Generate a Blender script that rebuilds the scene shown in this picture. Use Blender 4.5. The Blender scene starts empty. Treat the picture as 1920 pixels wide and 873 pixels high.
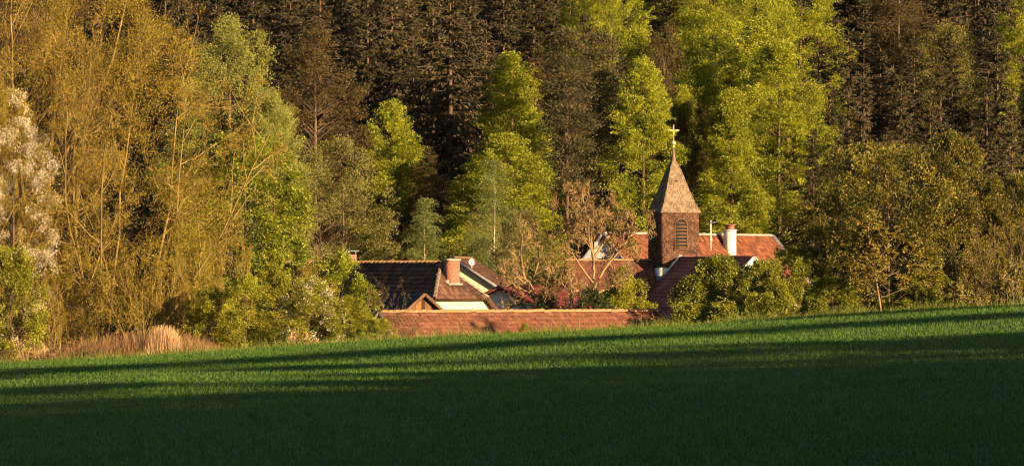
import bpy, math
import numpy as np
from mathutils import Vector

# ------------------------------------------------------------------ camera, sky, sun, exposure
SC = bpy.context.scene
COL = SC.collection
W_PX, H_PX, HFOV = 1920.0, 873.0, math.radians(12.0)
FPX = W_PX / 2 / math.tan(HFOV / 2)          # focal length in photo pixels
HORIZON = 520.0                              # photo row of eye level
cam_d = bpy.data.cameras.new('camera'); cam = bpy.data.objects.new('camera', cam_d); COL.objects.link(cam)
cam_d.sensor_width = 36; cam_d.angle = HFOV
cam_d.clip_start = 0.5; cam_d.clip_end = 5000
cam.location = (0, 0, 0)
cam.rotation_euler = (math.radians(90) + math.atan((HORIZON - H_PX / 2) / FPX), 0, 0)
SC.camera = cam

SUN_EL, SUN_AZ = math.radians(11.5), math.radians(46)     # azimuth: to the right of straight behind the camera
SDIR = Vector((math.sin(SUN_AZ) * math.cos(SUN_EL), -math.cos(SUN_AZ) * math.cos(SUN_EL), math.sin(SUN_EL)))
world = bpy.data.worlds.new('World'); SC.world = world; world.use_nodes = True
wn = world.node_tree.nodes; wl = world.node_tree.links
sky = wn.new('ShaderNodeTexSky'); sky.sky_type = 'NISHITA'; sky.sun_disc = False
sky.sun_elevation = SUN_EL; sky.sun_rotation = math.atan2(SDIR.x, SDIR.y)
wn['Background'].inputs['Strength'].default_value = 0.05
wl.new(sky.outputs[0], wn['Background'].inputs['Color'])
sun_d = bpy.data.lights.new('sun', 'SUN'); sun_d.energy = 5.0; sun_d.angle = math.radians(0.5)
sun_d.color = (1.0, 0.72, 0.385)
sun = bpy.data.objects.new('sun', sun_d); COL.objects.link(sun)
sun.rotation_euler = (-SDIR).to_track_quat('-Z', 'Y').to_euler(); sun.location = SDIR * 300
SC.view_settings.view_transform = 'Standard'; SC.view_settings.look = 'None'
SC.view_settings.exposure = 1.8; SC.view_settings.gamma = 1.0; SC.view_settings.use_curve_mapping = False
SC.render.engine = 'CYCLES'; SC.cycles.filter_width = 1.15
SC.cycles.max_bounces = 4; SC.cycles.diffuse_bounces = 2; SC.cycles.transmission_bounces = 2

# ------------------------------------------------------------------ helpers
def XY(px, D): return (px - W_PX / 2) / FPX * D
def ZZ(py, D): return (HORIZON - py) / FPX * D

class Hermite:
    def __init__(s, pts):
        s.x = np.array([p[0] for p in pts], float); s.y = np.array([p[1] for p in pts], float)
        d = np.diff(s.y) / np.diff(s.x); m = np.zeros_like(s.x)
        m[1:-1] = np.where(d[:-1] * d[1:] > 0, 2 * d[:-1] * d[1:] / (d[:-1] + d[1:] + 1e-12), 0)
        s.m = m
    def __call__(s, q):
        q = np.clip(np.asarray(q, float), s.x[0], s.x[-1])
        i = np.clip(np.searchsorted(s.x, q) - 1, 0, len(s.x) - 2)
        h = s.x[i + 1] - s.x[i]; t = (q - s.x[i]) / h
        return ((2*t**3 - 3*t**2 + 1) * s.y[i] + (t**3 - 2*t**2 + t) * h * s.m[i]
                + (-2*t**3 + 3*t**2) * s.y[i+1] + (t**3 - t**2) * h * s.m[i+1])
PROFILE = Hermite([(-900, -1.0), (-40, -1.6), (0, -1.75), (25, -3.2), (60, -4.6), (90, -4.64), (110, -4.25), (140, -3.5),
                   (170, -2.8), (190, -2.43), (200, -2.36), (206, -2.62), (214, -4.2), (224, -6.4), (240, -7.5), (330, -8.0),
                   (352, -7.4), (370, -3), (400, 10), (450, 35), (550, 85), (700, 135), (1000, 165), (2500, 175)])
TILT = Hermite([(-900, 0), (0, 0.2), (60, 1), (208, 1), (240, 0.1), (300, 0), (2500, 0)])
def ground(x, y):
    x = np.asarray(x, float); y = np.asarray(y, float)
    return PROFILE(y) + 0.0568 * np.clip(x, -70, 70) * TILT(y) + 0.05 * np.sin(x * 0.31 + y * 0.11) * (y < 230)

def nrm(v): return v / np.maximum(np.linalg.norm(v, axis=-1, keepdims=True), 1e-9)

def mesh_of(name, parts, mat, smooth=False):
    """parts: list of (verts, faces(n,3|4), tint or None)"""
    Vs, loops, starts, totals, T = [], [], [], [], []
    off = 0; lo = 0
    for V, F, t in parts:
        V = np.asarray(V, np.float32).reshape(-1, 3); F = np.asarray(F, np.int64)
        if len(F) == 0: continue
        Vs.append(V); k = F.shape[1]
        loops.append((F + off).ravel()); n = len(F)
        starts.append(lo + np.arange(n) * k); totals.append(np.full(n, k)); lo += n * k
        T.append(np.full(len(V), 0.5, np.float32) if t is None else np.asarray(t, np.float32)); off += len(V)
    V = np.concatenate(Vs); L = np.concatenate(loops).astype(np.int32)
    S = np.concatenate(starts).astype(np.int32); N = np.concatenate(totals).astype(np.int32)
    me = bpy.data.meshes.new(name)
    me.vertices.add(len(V)); me.vertices.foreach_set('co', V.ravel())
    me.loops.add(len(L)); me.loops.foreach_set('vertex_index', L)
    me.polygons.add(len(S)); me.polygons.foreach_set('loop_start', S); me.polygons.foreach_set('loop_total', N)
    if smooth: me.polygons.foreach_set('use_smooth', np.ones(len(S), bool))
    a = me.attributes.new('tint', 'FLOAT', 'POINT'); a.data.foreach_set('value', np.concatenate(T))
    me.materials.append(mat); me.update(calc_edges=True)
    return me

def obj(name, me, parent=None, loc=(0, 0, 0), rz=0.0, **props):
    o = bpy.data.objects.new(name, me); COL.objects.link(o)
    o.location = loc; o.rotation_euler = (0, 0, rz)
    if parent: o.parent = parent
    for k, v in props.items(): o[k] = v
    return o

def box_part(lo, hi, tint=None):
    x0, y0, z0 = lo; x1, y1, z1 = hi
    V = np.array([(x0,y0,z0),(x1,y0,z0),(x1,y1,z0),(x0,y1,z0),(x0,y0,z1),(x1,y0,z1),(x1,y1,z1),(x0,y1,z1)], float)
    F = [(0,3,2,1),(4,5,6,7),(0,1,5,4),(1,2,6,5),(2,3,7,6),(3,0,4,7)]
    return V, F, (None if tint is None else np.full(8, tint))

def beam_part(a, b, w, h, up=(0, 0, 1), tint=None):
    """box with square section from a to b"""
    a = np.array(a, float); b = np.array(b, float); d = nrm(b - a); s = nrm(np.cross(d, up)); u = np.cross(s, d)
    V = np.array([p + sx * s * w / 2 + sz * u * h / 2 for p in (a, b) for sx, sz in ((-1,-1),(1,-1),(1,1),(-1,1))])
    F = [(0,1,2,3),(7,6,5,4),(0,4,5,1),(1,5,6,2),(2,6,7,3),(3,7,4,0)]
    return V, F, (None if tint is None else np.full(8, tint))

def prism_part(poly, off):
    """closed prism: polygon (n,3) extruded by vector off -> quads and caps (caps as fan tris)"""
    P = np.array(poly, float); n = len(P); Q = P + np.array(off, float)
    V = np.vstack([P, Q]); side = [(i, (i+1) % n, n + (i+1) % n, n + i) for i in range(n)]
    cap = [(0, i+1, i) for i in range(1, n-1)] + [(n, n+i, n+i+1) for i in range(1, n-1)]
    return [(V, side, None), (V, cap, None)]

def tubes(P, R, sides=5, tint=None):
    """P (k,m,3) polylines, R (k,m) radii"""
    k, m, _ = P.shape
    T = np.empty_like(P); T[:, 1:-1] = P[:, 2:] - P[:, :-2]; T[:, 0] = P[:, 1] - P[:, 0]; T[:, -1] = P[:, -1] - P[:, -2]
    T = nrm(T); ref = np.where(np.abs(T[..., 2:3]) > 0.9, np.array([1., 0, 0]), np.array([0, 0, 1.]))
    A = nrm(np.cross(T, ref)); B = np.cross(T, A)
    th = np.arange(sides) / sides * 2 * np.pi
    V = P[:, :, None] + R[:, :, None, None] * (np.cos(th)[:, None] * A[:, :, None] + np.sin(th)[:, None] * B[:, :, None])
    base = (np.arange(k)[:, None, None] * m + np.arange(m - 1)[None, :, None]) * sides
    j = np.arange(sides)[None, None, :]; j2 = (j + 1) % sides
    F = np.stack([base + j, base + j2, base + sides + j2, base + sides + j], -1).reshape(-1, 4)
    t = np.repeat(np.full(k, 0.5) if tint is None else tint, m * sides)
    return V.reshape(-1, 3), F, t

def ribbons(rng, P, Wd, tint):
    """flat tapered twigs"""
    k, m, _ = P.shape
    d = nrm(P[:, -1] - P[:, 0]); s = nrm(np.cross(d, rng.normal(size=(k, 3))))
    w = Wd[:, None] * np.linspace(1, 0.25, m)[None]
    V = np.stack([P - s[:, None] * w[..., None] / 2, P + s[:, None] * w[..., None] / 2], 2)
    b = (np.arange(k)[:, None] * m + np.arange(m - 1)[None]) * 2
    F = np.stack([b, b + 1, b + 3, b + 2], -1).reshape(-1, 4)
    return V.reshape(-1, 3), F, np.repeat(tint, m * 2)

def leaf_quads(rng, P, d, n, L, Wd, tint):
    """one small irregular triangle per leaf or spray"""
    s = nrm(np.cross(d, n)); L = L[:, None]; w = Wd[:, None] * 0.55; f = rng.uniform(0.35, 1.0, (len(P), 2))
    V = np.stack([P, P + d * L * f[:, :1] + s * w, P + d * L * (1.35 - f[:, :1]) - s * w], 1)
    return V.reshape(-1, 3), np.arange(len(P) * 3).reshape(-1, 3), np.repeat(tint, 3)

def spikes(rng, P, Wd, tint):
    """finest twigs: one long thin triangle each"""
    k = len(P); d = nrm(P[:, -1] - P[:, 0]); s = nrm(np.cross(d, rng.normal(size=(k, 3)))) * Wd[:, None] * 0.6
    V = np.stack([P[:, 0] - s, P[:, 0] + s, P[:, -1]], 1)
    return V.reshape(-1, 3), np.arange(k * 3).reshape(-1, 3), np.repeat(tint, 3)

def curve(rng, P0, d0, L, m, wob, trop):
    k = len(P0); P = np.empty((k, m, 3)); P[:, 0] = P0; d = d0.copy(); st = (L / (m - 1))[:, None]
    for i in range(1, m):
        d = nrm(d + rng.normal(size=(k, 3)) * wob + np.asarray(trop))
        P[:, i] = P[:, i - 1] + d * st
    return P

def children(rng, P, n, ang, t0=0.25, t1=1.0):
    """n child starts per polyline -> start, direction, parent index, param"""
    k, m, _ = P.shape; idx = np.repeat(np.arange(k), n); t = rng.uniform(t0, t1, len(idx)) * (m - 1)
    i = np.minimum(t.astype(int), m - 2); f = (t - i)[:, None]
    S = P[idx, i] * (1 - f) + P[idx, i + 1] * f; tg = nrm(P[idx, i + 1] - P[idx, i])
    pr = nrm(np.cross(tg, rng.normal(size=tg.shape))); a = rng.normal(ang, ang * 0.3, len(idx))[:, None]
    return S, nrm(tg * np.cos(a) + pr * np.sin(a)), idx, t / (m - 1)

# ------------------------------------------------------------------ materials
def new_mat(name):
    m = bpy.data.materials.new(name); m.use_nodes = True; nt = m.node_tree
    for n in list(nt.nodes): nt.nodes.remove(n)
    out = nt.nodes.new('ShaderNodeOutputMaterial')
    return m, nt, out
def ramp(nt, cols, pos=None):
    r = nt.nodes.new('ShaderNodeValToRGB'); e = r.color_ramp.elements
    pos = pos or [i / (len(cols) - 1) for i in range(len(cols))]
    while len(e) < len(cols): e.new(0.5)
    for i, (c, p) in enumerate(zip(cols, pos)): e[i].position = p; e[i].color = (*c, 1)
    return r
def leaf_mat(name, cols, trans=0.25, vary=0.25, rough=0.6, spec=0.2):
    m, nt, out = new_mat(name); N, Lk = nt.nodes, nt.links
    at = N.new('ShaderNodeAttribute'); at.attribute_name = 'tint'
    geo = N.new('ShaderNodeNewGeometry'); nz = N.new('ShaderNodeTexNoise'); nz.inputs['Scale'].default_value = 0.45; nz.inputs['Detail'].default_value = 3
    Lk.new(geo.outputs['Position'], nz.inputs['Vector'])
    mx = N.new('ShaderNodeMath'); mx.operation = 'MULTIPLY_ADD'; mx.inputs[1].default_value = 0.5; mx.inputs[2].default_value = -0.25
    Lk.new(nz.outputs['Fac'], mx.inputs[0])
    ad = N.new('ShaderNodeMath'); ad.operation = 'ADD'; ad.use_clamp = True
    Lk.new(at.outputs['Fac'], ad.inputs[0]); Lk.new(mx.outputs[0], ad.inputs[1])
    r = ramp(nt, cols); Lk.new(ad.outputs[0], r.inputs[0])
    oi = N.new('ShaderNodeObjectInfo'); mr = N.new('ShaderNodeMapRange'); mr.inputs['To Min'].default_value = 1 - vary; mr.inputs['To Max'].default_value = 1 + vary
    Lk.new(oi.outputs['Random'], mr.inputs['Value'])
    hs = N.new('ShaderNodeHueSaturation'); Lk.new(r.outputs[0], hs.inputs['Color']); Lk.new(mr.outputs[0], hs.inputs['Value'])
    b = N.new('ShaderNodeBsdfPrincipled'); b.inputs['Roughness'].default_value = rough; b.inputs['Specular IOR Level'].default_value = spec
    Lk.new(hs.outputs[0], b.inputs['Base Color'])
    t = N.new('ShaderNodeBsdfTranslucent'); Lk.new(hs.outputs[0], t.inputs['Color'])
    mix = N.new('ShaderNodeMixShader'); mix.inputs[0].default_value = trans
    Lk.new(b.outputs[0], mix.inputs[1]); Lk.new(t.outputs[0], mix.inputs[2]); Lk.new(mix.outputs[0], out.inputs[0])
    return m
def surf_mat(name, cols, scale=2.0, detail=6, rough=0.85, bump=0.3, bscale=None, spec=0.2, tint=0.0, stretch=(1, 1, 1), metal=0.0, pos=None):
    m, nt, out = new_mat(name); N, Lk = nt.nodes, nt.links
    tc = N.new('ShaderNodeTexCoord'); mp = N.new('ShaderNodeMapping'); mp.inputs['Scale'].default_value = stretch
    Lk.new(tc.outputs['Object'], mp.inputs[0])
    nz = N.new('ShaderNodeTexNoise'); nz.inputs['Scale'].default_value = scale; nz.inputs['Detail'].default_value = detail; nz.inputs['Roughness'].default_value = 0.65
    Lk.new(mp.outputs[0], nz.inputs['Vector'])
    fac = nz.outputs['Fac']
    if tint:
        at = N.new('ShaderNodeAttribute'); at.attribute_name = 'tint'
        ma = N.new('ShaderNodeMath'); ma.operation = 'MULTIPLY_ADD'; ma.inputs[1].default_value = tint; ma.inputs[2].default_value = -tint / 2
        Lk.new(at.outputs['Fac'], ma.inputs[0])
        ad = N.new('ShaderNodeMath'); ad.operation = 'ADD'; ad.use_clamp = True
        Lk.new(ma.outputs[0], ad.inputs[0]); Lk.new(fac, ad.inputs[1]); fac = ad.outputs[0]
    r = ramp(nt, cols, pos or [0.3 + 0.4 * i / (len(cols) - 1) for i in range(len(cols))]); Lk.new(fac, r.inputs[0])
    b = N.new('ShaderNodeBsdfPrincipled'); b.inputs['Roughness'].default_value = rough; b.inputs['Specular IOR Level'].default_value = spec
    b.inputs['Metallic'].default_value = metal
    Lk.new(r.outputs[0], b.inputs['Base Color'])
    if bump:
        n2 = N.new('ShaderNodeTexNoise'); n2.inputs['Scale'].default_value = bscale or scale * 4; n2.inputs['Detail'].default_value = 4
        Lk.new(mp.outputs[0], n2.inputs['Vector'])
        bp = N.new('ShaderNodeBump'); bp.inputs['Strength'].default_value = bump; bp.inputs['Distance'].default_value = 0.05
        Lk.new(n2.outputs['Fac'], bp.inputs['Height']); Lk.new(bp.outputs[0], b.inputs['Normal'])
    Lk.new(b.outputs[0], out.inputs[0])
    return m
def brick_mat(name, c1, c2, mortar, scale, bw=0.5, rh=0.25):
    m, nt, out = new_mat(name); N, Lk = nt.nodes, nt.links
    tc = N.new('ShaderNodeTexCoord'); sp = N.new('ShaderNodeSeparateXYZ'); Lk.new(tc.outputs['Object'], sp.inputs[0])
    ad = N.new('ShaderNodeMath'); ad.operation = 'ADD'; Lk.new(sp.outputs[0], ad.inputs[0]); Lk.new(sp.outputs[1], ad.inputs[1])
    cb = N.new('ShaderNodeCombineXYZ'); Lk.new(ad.outputs[0], cb.inputs[0]); Lk.new(sp.outputs[2], cb.inputs[1])
    br = N.new('ShaderNodeTexBrick'); br.inputs['Color1'].default_value = (*c1, 1); br.inputs['Color2'].default_value = (*c2, 1); br.inputs['Mortar'].default_value = (*mortar, 1)
    br.inputs['Scale'].default_value = scale; br.inputs['Mortar Size'].default_value = 0.03; br.inputs['Brick Width'].default_value = bw; br.inputs['Row Height'].default_value = rh
    Lk.new(cb.outputs[0], br.inputs['Vector'])
    b = N.new('ShaderNodeBsdfPrincipled'); b.inputs['Roughness'].default_value = 0.9; b.inputs['Specular IOR Level'].default_value = 0.15
    Lk.new(br.outputs['Color'], b.inputs['Base Color'])
    bp = N.new('ShaderNodeBump'); bp.inputs['Strength'].default_value = 0.5; bp.inputs['Distance'].default_value = 0.02; bp.invert = True
    Lk.new(br.outputs['Fac'], bp.inputs['Height']); Lk.new(bp.outputs[0], b.inputs['Normal']); Lk.new(b.outputs[0], out.inputs[0])
    return m

M = {}
M['spruce'] = leaf_mat('spruce_needles', [(0.022, 0.017, 0.008), (0.050, 0.039, 0.019), (0.080, 0.062, 0.029)], 0.08, 0.3)
M['beech'] = leaf_mat('beech_leaves', [(0.075, 0.088, 0.008), (0.21, 0.225, 0.017), (0.36, 0.36, 0.038)], 0.35, 0.15)
M['pale'] = leaf_mat('pale_leaves', [(0.10, 0.11, 0.024), (0.22, 0.225, 0.048), (0.34, 0.33, 0.085)], 0.3, 0.12)
M['olive'] = leaf_mat('olive_leaves', [(0.06, 0.056, 0.014), (0.14, 0.128, 0.034), (0.23, 0.205, 0.06)], 0.25, 0.15)
M['brown'] = leaf_mat('budding_leaves', [(0.032, 0.022, 0.008), (0.075, 0.053, 0.018), (0.12, 0.085, 0.03)], 0.2, 0.2)
M['vivid'] = leaf_mat('vivid_leaves', [(0.05, 0.07, 0.006), (0.17, 0.19, 0.010), (0.32, 0.32, 0.03)], 0.3, 0.1, 0.45, 0.35)
M['bush'] = leaf_mat('bush_leaves', [(0.065, 0.07, 0.007), (0.20, 0.195, 0.017), (0.36, 0.33, 0.036)], 0.3, 0.15)
M['darkbush'] = leaf_mat('dark_leaves', [(0.012, 0.018, 0.006), (0.035, 0.045, 0.012), (0.075, 0.085, 0.022)], 0.2, 0.2)
M['gold'] = leaf_mat('gold_leaves', [(0.062, 0.053, 0.006), (0.21, 0.155, 0.015), (0.40, 0.29, 0.036)], 0.3, 0.08)
M['pine'] = leaf_mat('pine_needles', [(0.010, 0.012, 0.003), (0.075, 0.070, 0.010), (0.24, 0.185, 0.024)], 0.1, 0.1)
M['larch'] = leaf_mat('young_leaves', [(0.08, 0.06, 0.008), (0.19, 0.15, 0.02), (0.30, 0.23, 0.04)], 0.3, 0.1)
M['blossom'] = leaf_mat('white_blossom', [(0.38, 0.32, 0.24), (0.58, 0.50, 0.40), (0.74, 0.67, 0.56)], 0.3, 0.05)
M['birch'] = leaf_mat('birch_leaves', [(0.06, 0.07, 0.018), (0.125, 0.14, 0.036), (0.21, 0.22, 0.06)], 0.3, 0.1)
M['twig_gold'] = leaf_mat('mossy_twigs', [(0.06, 0.038, 0.009), (0.13, 0.085, 0.018), (0.28, 0.19, 0.045)], 0.0, 0.05)
M['twig_tan'] = leaf_mat('tan_twigs', [(0.09, 0.055, 0.022), (0.19, 0.12, 0.05), (0.32, 0.21, 0.09)], 0.0, 0.05)
M['twig_brown'] = leaf_mat('brown_twigs', [(0.055, 0.034, 0.014), (0.115, 0.072, 0.03), (0.19, 0.125, 0.055)], 0.0, 0.1)
M['twig_rust'] = leaf_mat('rusty_stalks', [(0.11, 0.055, 0.026), (0.22, 0.115, 0.055), (0.36, 0.21, 0.10)], 0.05, 0.05)
M['straw'] = leaf_mat('pale_straw', [(0.30, 0.17, 0.085), (0.46, 0.29, 0.15), (0.60, 0.41, 0.23)], 0.1, 0.05)
M['wheat'] = leaf_mat('young_wheat', [(0.028, 0.057, 0.008), (0.053, 0.106, 0.014), (0.090, 0.152, 0.022)], 0.25, 0.0)
M['verge'] = leaf_mat('verge_grass', [(0.05, 0.07, 0.012), (0.10, 0.13, 0.02), (0.20, 0.20, 0.05)], 0.25, 0.0)
M['bark_spruce'] = surf_mat('spruce_bark', [(0.05, 0.031, 0.02), (0.125, 0.076, 0.048)], 3, stretch=(1, 1, 0.3))
M['bark_gold'] = surf_mat('mossy_bark', [(0.12, 0.08, 0.025), (0.27, 0.185, 0.062)], 3, stretch=(1, 1, 0.4))
M['bark_brown'] = surf_mat('brown_bark', [(0.05, 0.032, 0.018), (0.13, 0.085, 0.05)], 3, stretch=(1, 1, 0.4))
M['bark_tan'] = surf_mat('tan_bark', [(0.12, 0.075, 0.035), (0.30, 0.20, 0.10)], 3, stretch=(1, 1, 0.4))
M['bark_pale'] = surf_mat('pale_bark', [(0.22, 0.17, 0.12), (0.55, 0.47, 0.38)], 4, stretch=(1, 1, 0.6))
M['tile_red'] = surf_mat('red_clay_tiles', [(0.055, 0.021, 0.014), (0.095, 0.036, 0.024), (0.14, 0.06, 0.038)], 1.3, tint=0.22)
M['tile_barn'] = surf_mat('barn_clay_tiles', [(0.07, 0.025, 0.016), (0.105, 0.039, 0.025), (0.16, 0.07, 0.042)], 3.4, tint=0.10)
M['tile_old'] = surf_mat('old_dark_tiles', [(0.034, 0.017, 0.013), (0.066, 0.031, 0.023), (0.12, 0.062, 0.040)], 1.5, tint=0.25)
M['tile_plum'] = surf_mat('plum_tiles', [(0.15, 0.052, 0.042), (0.23, 0.08, 0.064), (0.31, 0.12, 0.09)], 0.8, tint=0.22)
M['tile_orange'] = surf_mat('orange_tiles', [(0.07, 0.024, 0.013), (0.11, 0.036, 0.018), (0.16, 0.06, 0.03)], 0.9, tint=0.4)
M['tile_slate'] = surf_mat('slate', [(0.03, 0.03, 0.035), (0.07, 0.07, 0.08)], 2, tint=0.4)
M['sheet_red'] = surf_mat('dark_red_sheet', [(0.055, 0.012, 0.011), (0.09, 0.019, 0.016)], 1.0, rough=0.5)
M['ridge_clay'] = surf_mat('ridge_clay', [(0.11, 0.045, 0.024), (0.22, 0.11, 0.055), (0.32, 0.20, 0.10)], 3.5)
M['ridge_mortar'] = surf_mat('ridge_mortar', [(0.20, 0.14, 0.11), (0.42, 0.36, 0.30)], 3)
M['shingle'] = surf_mat('weathered_shingles', [(0.095, 0.062, 0.042), (0.155, 0.108, 0.076), (0.23, 0.165, 0.12)], 2.5, tint=0.28)
M['shingle_dark'] = surf_mat('brown_shingles', [(0.045, 0.022, 0.015), (0.085, 0.042, 0.028), (0.135, 0.072, 0.048)], 2.2, tint=0.3)
M['lath'] = surf_mat('brown_wood', [(0.07, 0.035, 0.02), (0.16, 0.085, 0.05)], 4, stretch=(1, 1, 0.2))
M['board'] = surf_mat('weathered_boards', [(0.035, 0.018, 0.010), (0.10, 0.05, 0.022), (0.20, 0.10, 0.04)], 5, stretch=(1, 1, 0.12), tint=0.5)
M['render_yellow'] = surf_mat('yellow_render', [(0.62, 0.50, 0.24), (0.76, 0.64, 0.34)], 1.2, bump=0.15)
M['render_cream'] = surf_mat('cream_render', [(0.55, 0.46, 0.24), (0.66, 0.56, 0.30)], 1.0, bump=0.15)
M['render_white'] = surf_mat('white_render', [(0.50, 0.48, 0.46), (0.74, 0.72, 0.70)], 0.9, bump=0.2)
M['trim_pale'] = surf_mat('pale_trim', [(0.40, 0.36, 0.33), (0.62, 0.58, 0.54)], 3)
M['trim_grey'] = surf_mat('grey_trim', [(0.16, 0.15, 0.16), (0.28, 0.26, 0.27)], 3)
M['lead'] = surf_mat('lead_flashing', [(0.09, 0.10, 0.12), (0.17, 0.18, 0.2)], 4, rough=0.6)
M['brick'] = brick_mat('chimney_brick', (0.17, 0.055, 0.035), (0.26, 0.10, 0.06), (0.30, 0.22, 0.17), 6.5, 0.55, 0.45)
M['gilt'] = surf_mat('gilded_metal', [(0.75, 0.52, 0.18), (0.95, 0.70, 0.28)], 4, rough=0.35, metal=0.7, bump=0.05, spec=0.5)
M['copper'] = surf_mat('brown_copper', [(0.12, 0.065, 0.04), (0.22, 0.13, 0.085)], 4, rough=0.6, bump=0.1)
M['steel'] = surf_mat('painted_steel', [(0.45, 0.43, 0.42), (0.62, 0.60, 0.58)], 6, rough=0.5)
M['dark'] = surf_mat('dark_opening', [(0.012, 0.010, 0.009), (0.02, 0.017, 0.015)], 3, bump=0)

# ------------------------------------------------------------------ terrain
def terrain():
    ys = np.unique(np.concatenate([np.linspace(-900, -40, 12), np.linspace(-40, 100, 29), np.linspace(100, 245, 146), np.linspace(245, 460, 60), np.linspace(460, 2500, 40)]))
    xs = np.unique(np.concatenate([np.linspace(-1500, -80, 16), np.linspace(-80, 80, 81), np.linspace(80, 1500, 16)]))
    X, Y = np.meshgrid(xs, ys); V = np.stack([X, Y, ground(X, Y)], -1).reshape(-1, 3)
    n = len(xs); i, j = np.meshgrid(np.arange(len(ys) - 1), np.arange(n - 1), indexing='ij'); b = (i * n + j).ravel()
    F = np.stack([b, b + 1, b + n + 1, b + n], -1)
    m, nt, out = new_mat('meadow_and_forest_floor'); N, Lk = nt.nodes, nt.links
    geo = N.new('ShaderNodeNewGeometry'); sp = N.new('ShaderNodeSeparateXYZ'); Lk.new(geo.outputs['Position'], sp.inputs[0])
    mr = N.new('ShaderNodeMapRange'); mr.inputs['From Min'].default_value = 203; mr.inputs['From Max'].default_value = 212; Lk.new(sp.outputs[1], mr.inputs['Value'])
    nz = N.new('ShaderNodeTexNoise'); nz.inputs['Scale'].default_value = 1.5; nz.inputs['Detail'].default_value = 8; Lk.new(geo.outputs['Position'], nz.inputs['Vector'])
    r1 = ramp(nt, [(0.022, 0.050, 0.010), (0.045, 0.095, 0.016)], [0.3, 0.7]); r2 = ramp(nt, [(0.02, 0.018, 0.008), (0.06, 0.05, 0.02)], [0.3, 0.7])
    Lk.new(nz.outputs['Fac'], r1.inputs[0]); Lk.new(nz.outputs['Fac'], r2.inputs[0])
    mx = N.new('ShaderNodeMix'); mx.data_type = 'RGBA'; Lk.new(mr.outputs[0], mx.inputs['Factor']); Lk.new(r1.outputs[0], mx.inputs[6]); Lk.new(r2.outputs[0], mx.inputs[7])
    b_ = N.new('ShaderNodeBsdfPrincipled'); b_.inputs['Roughness'].default_value = 0.95; b_.inputs['Specular IOR Level'].default_value = 0.1
    Lk.new(mx.outputs[2], b_.inputs['Base Color']); Lk.new(b_.outputs[0], out.inputs[0])
    obj('ground', mesh_of('ground', [(V, F, None)], m, True), kind='structure', label='grassy field rising to a crest, village floor and wooded hillside')
terrain()

def blades(rng, X, Y, h, w, tint, lean=0.35, z0=None):
    n = len(X); Z = ground(X, Y) if z0 is None else z0
    P = np.stack([X, Y, Z - 0.01], -1); th = rng.uniform(0, np.pi, n); s = np.stack([np.cos(th), np.sin(th), np.zeros(n)], -1) * (w / 2)[:, None]
    tip = P + np.stack([rng.normal(0, lean, n) * h, rng.normal(0, lean, n) * h, h], -1)
    V = np.stack([P - s, P + s, tip], 1).reshape(-1, 3)
    return V, np.arange(n * 3).reshape(-1, 3), np.repeat(tint, 3)

def wheat():
    rng = np.random.default_rng(5); n = 380000
    Y = rng.uniform(98, 206, n); X = rng.uniform(-1, 1, n) * (0.105 * Y + 3); out = rng.uniform(size=n) < 0.14; X = np.where(out, np.sign(X) * (0.105 * Y + 3 + rng.uniform(0, 7, n)), X)
    # drill rows and patches of stronger growth
    patch = 0.5 + 0.25 * np.sin(X * 0.9 + 1.7 * np.sin(Y * 0.21)) * np.sin(Y * 0.35 + 0.6 * np.sin(X * 0.5)) + 0.25 * np.sin(X * 2.3 + Y * 0.7) * np.sin(Y * 1.1 - X)
    h = rng.uniform(0.07, 0.15, n) * (0.8 + 0.45 * patch); w = rng.uniform(0.017, 0.035, n)
    t = np.clip(rng.normal(0.42, 0.2, n) + 0.25 * (patch - 0.5), 0, 1)
    obj('wheat_crop', mesh_of('wheat', [blades(rng, X, Y, h, w, t)], M['wheat']), kind='stuff', label='short green young wheat covering the sloping field', category='crop')
    n = 32000; X = rng.uniform(-32, 32, n); Y = rng.normal(204, 1.6, n); h = rng.gamma(2.0, 0.09, n) * (0.6 + 0.6 * np.sin(X * 0.8) ** 2) + 0.06
    c = rng.uniform(-25, 25, 160); q = rng.integers(0, 160, 9000); X2 = c[q] + rng.normal(0, 0.35, 9000); Y2 = rng.uniform(203.6, 206.5, 9000)
    tall = blades(rng, X2, Y2, rng.uniform(0.15, 0.6, 9000) * rng.uniform(0.4, 1.1, 160)[q], rng.uniform(0.012, 0.025, 9000), rng.uniform(0.3, 1, 9000), 0.25)
    obj('verge_grass', mesh_of('verge', [blades(rng, X, Y, h, rng.uniform(0.015, 0.035, n), rng.uniform(0, 1, n)), tall], M['verge']), kind='stuff', label='uneven taller grass along the far edge of the field', category='grass')
wheat()
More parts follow.
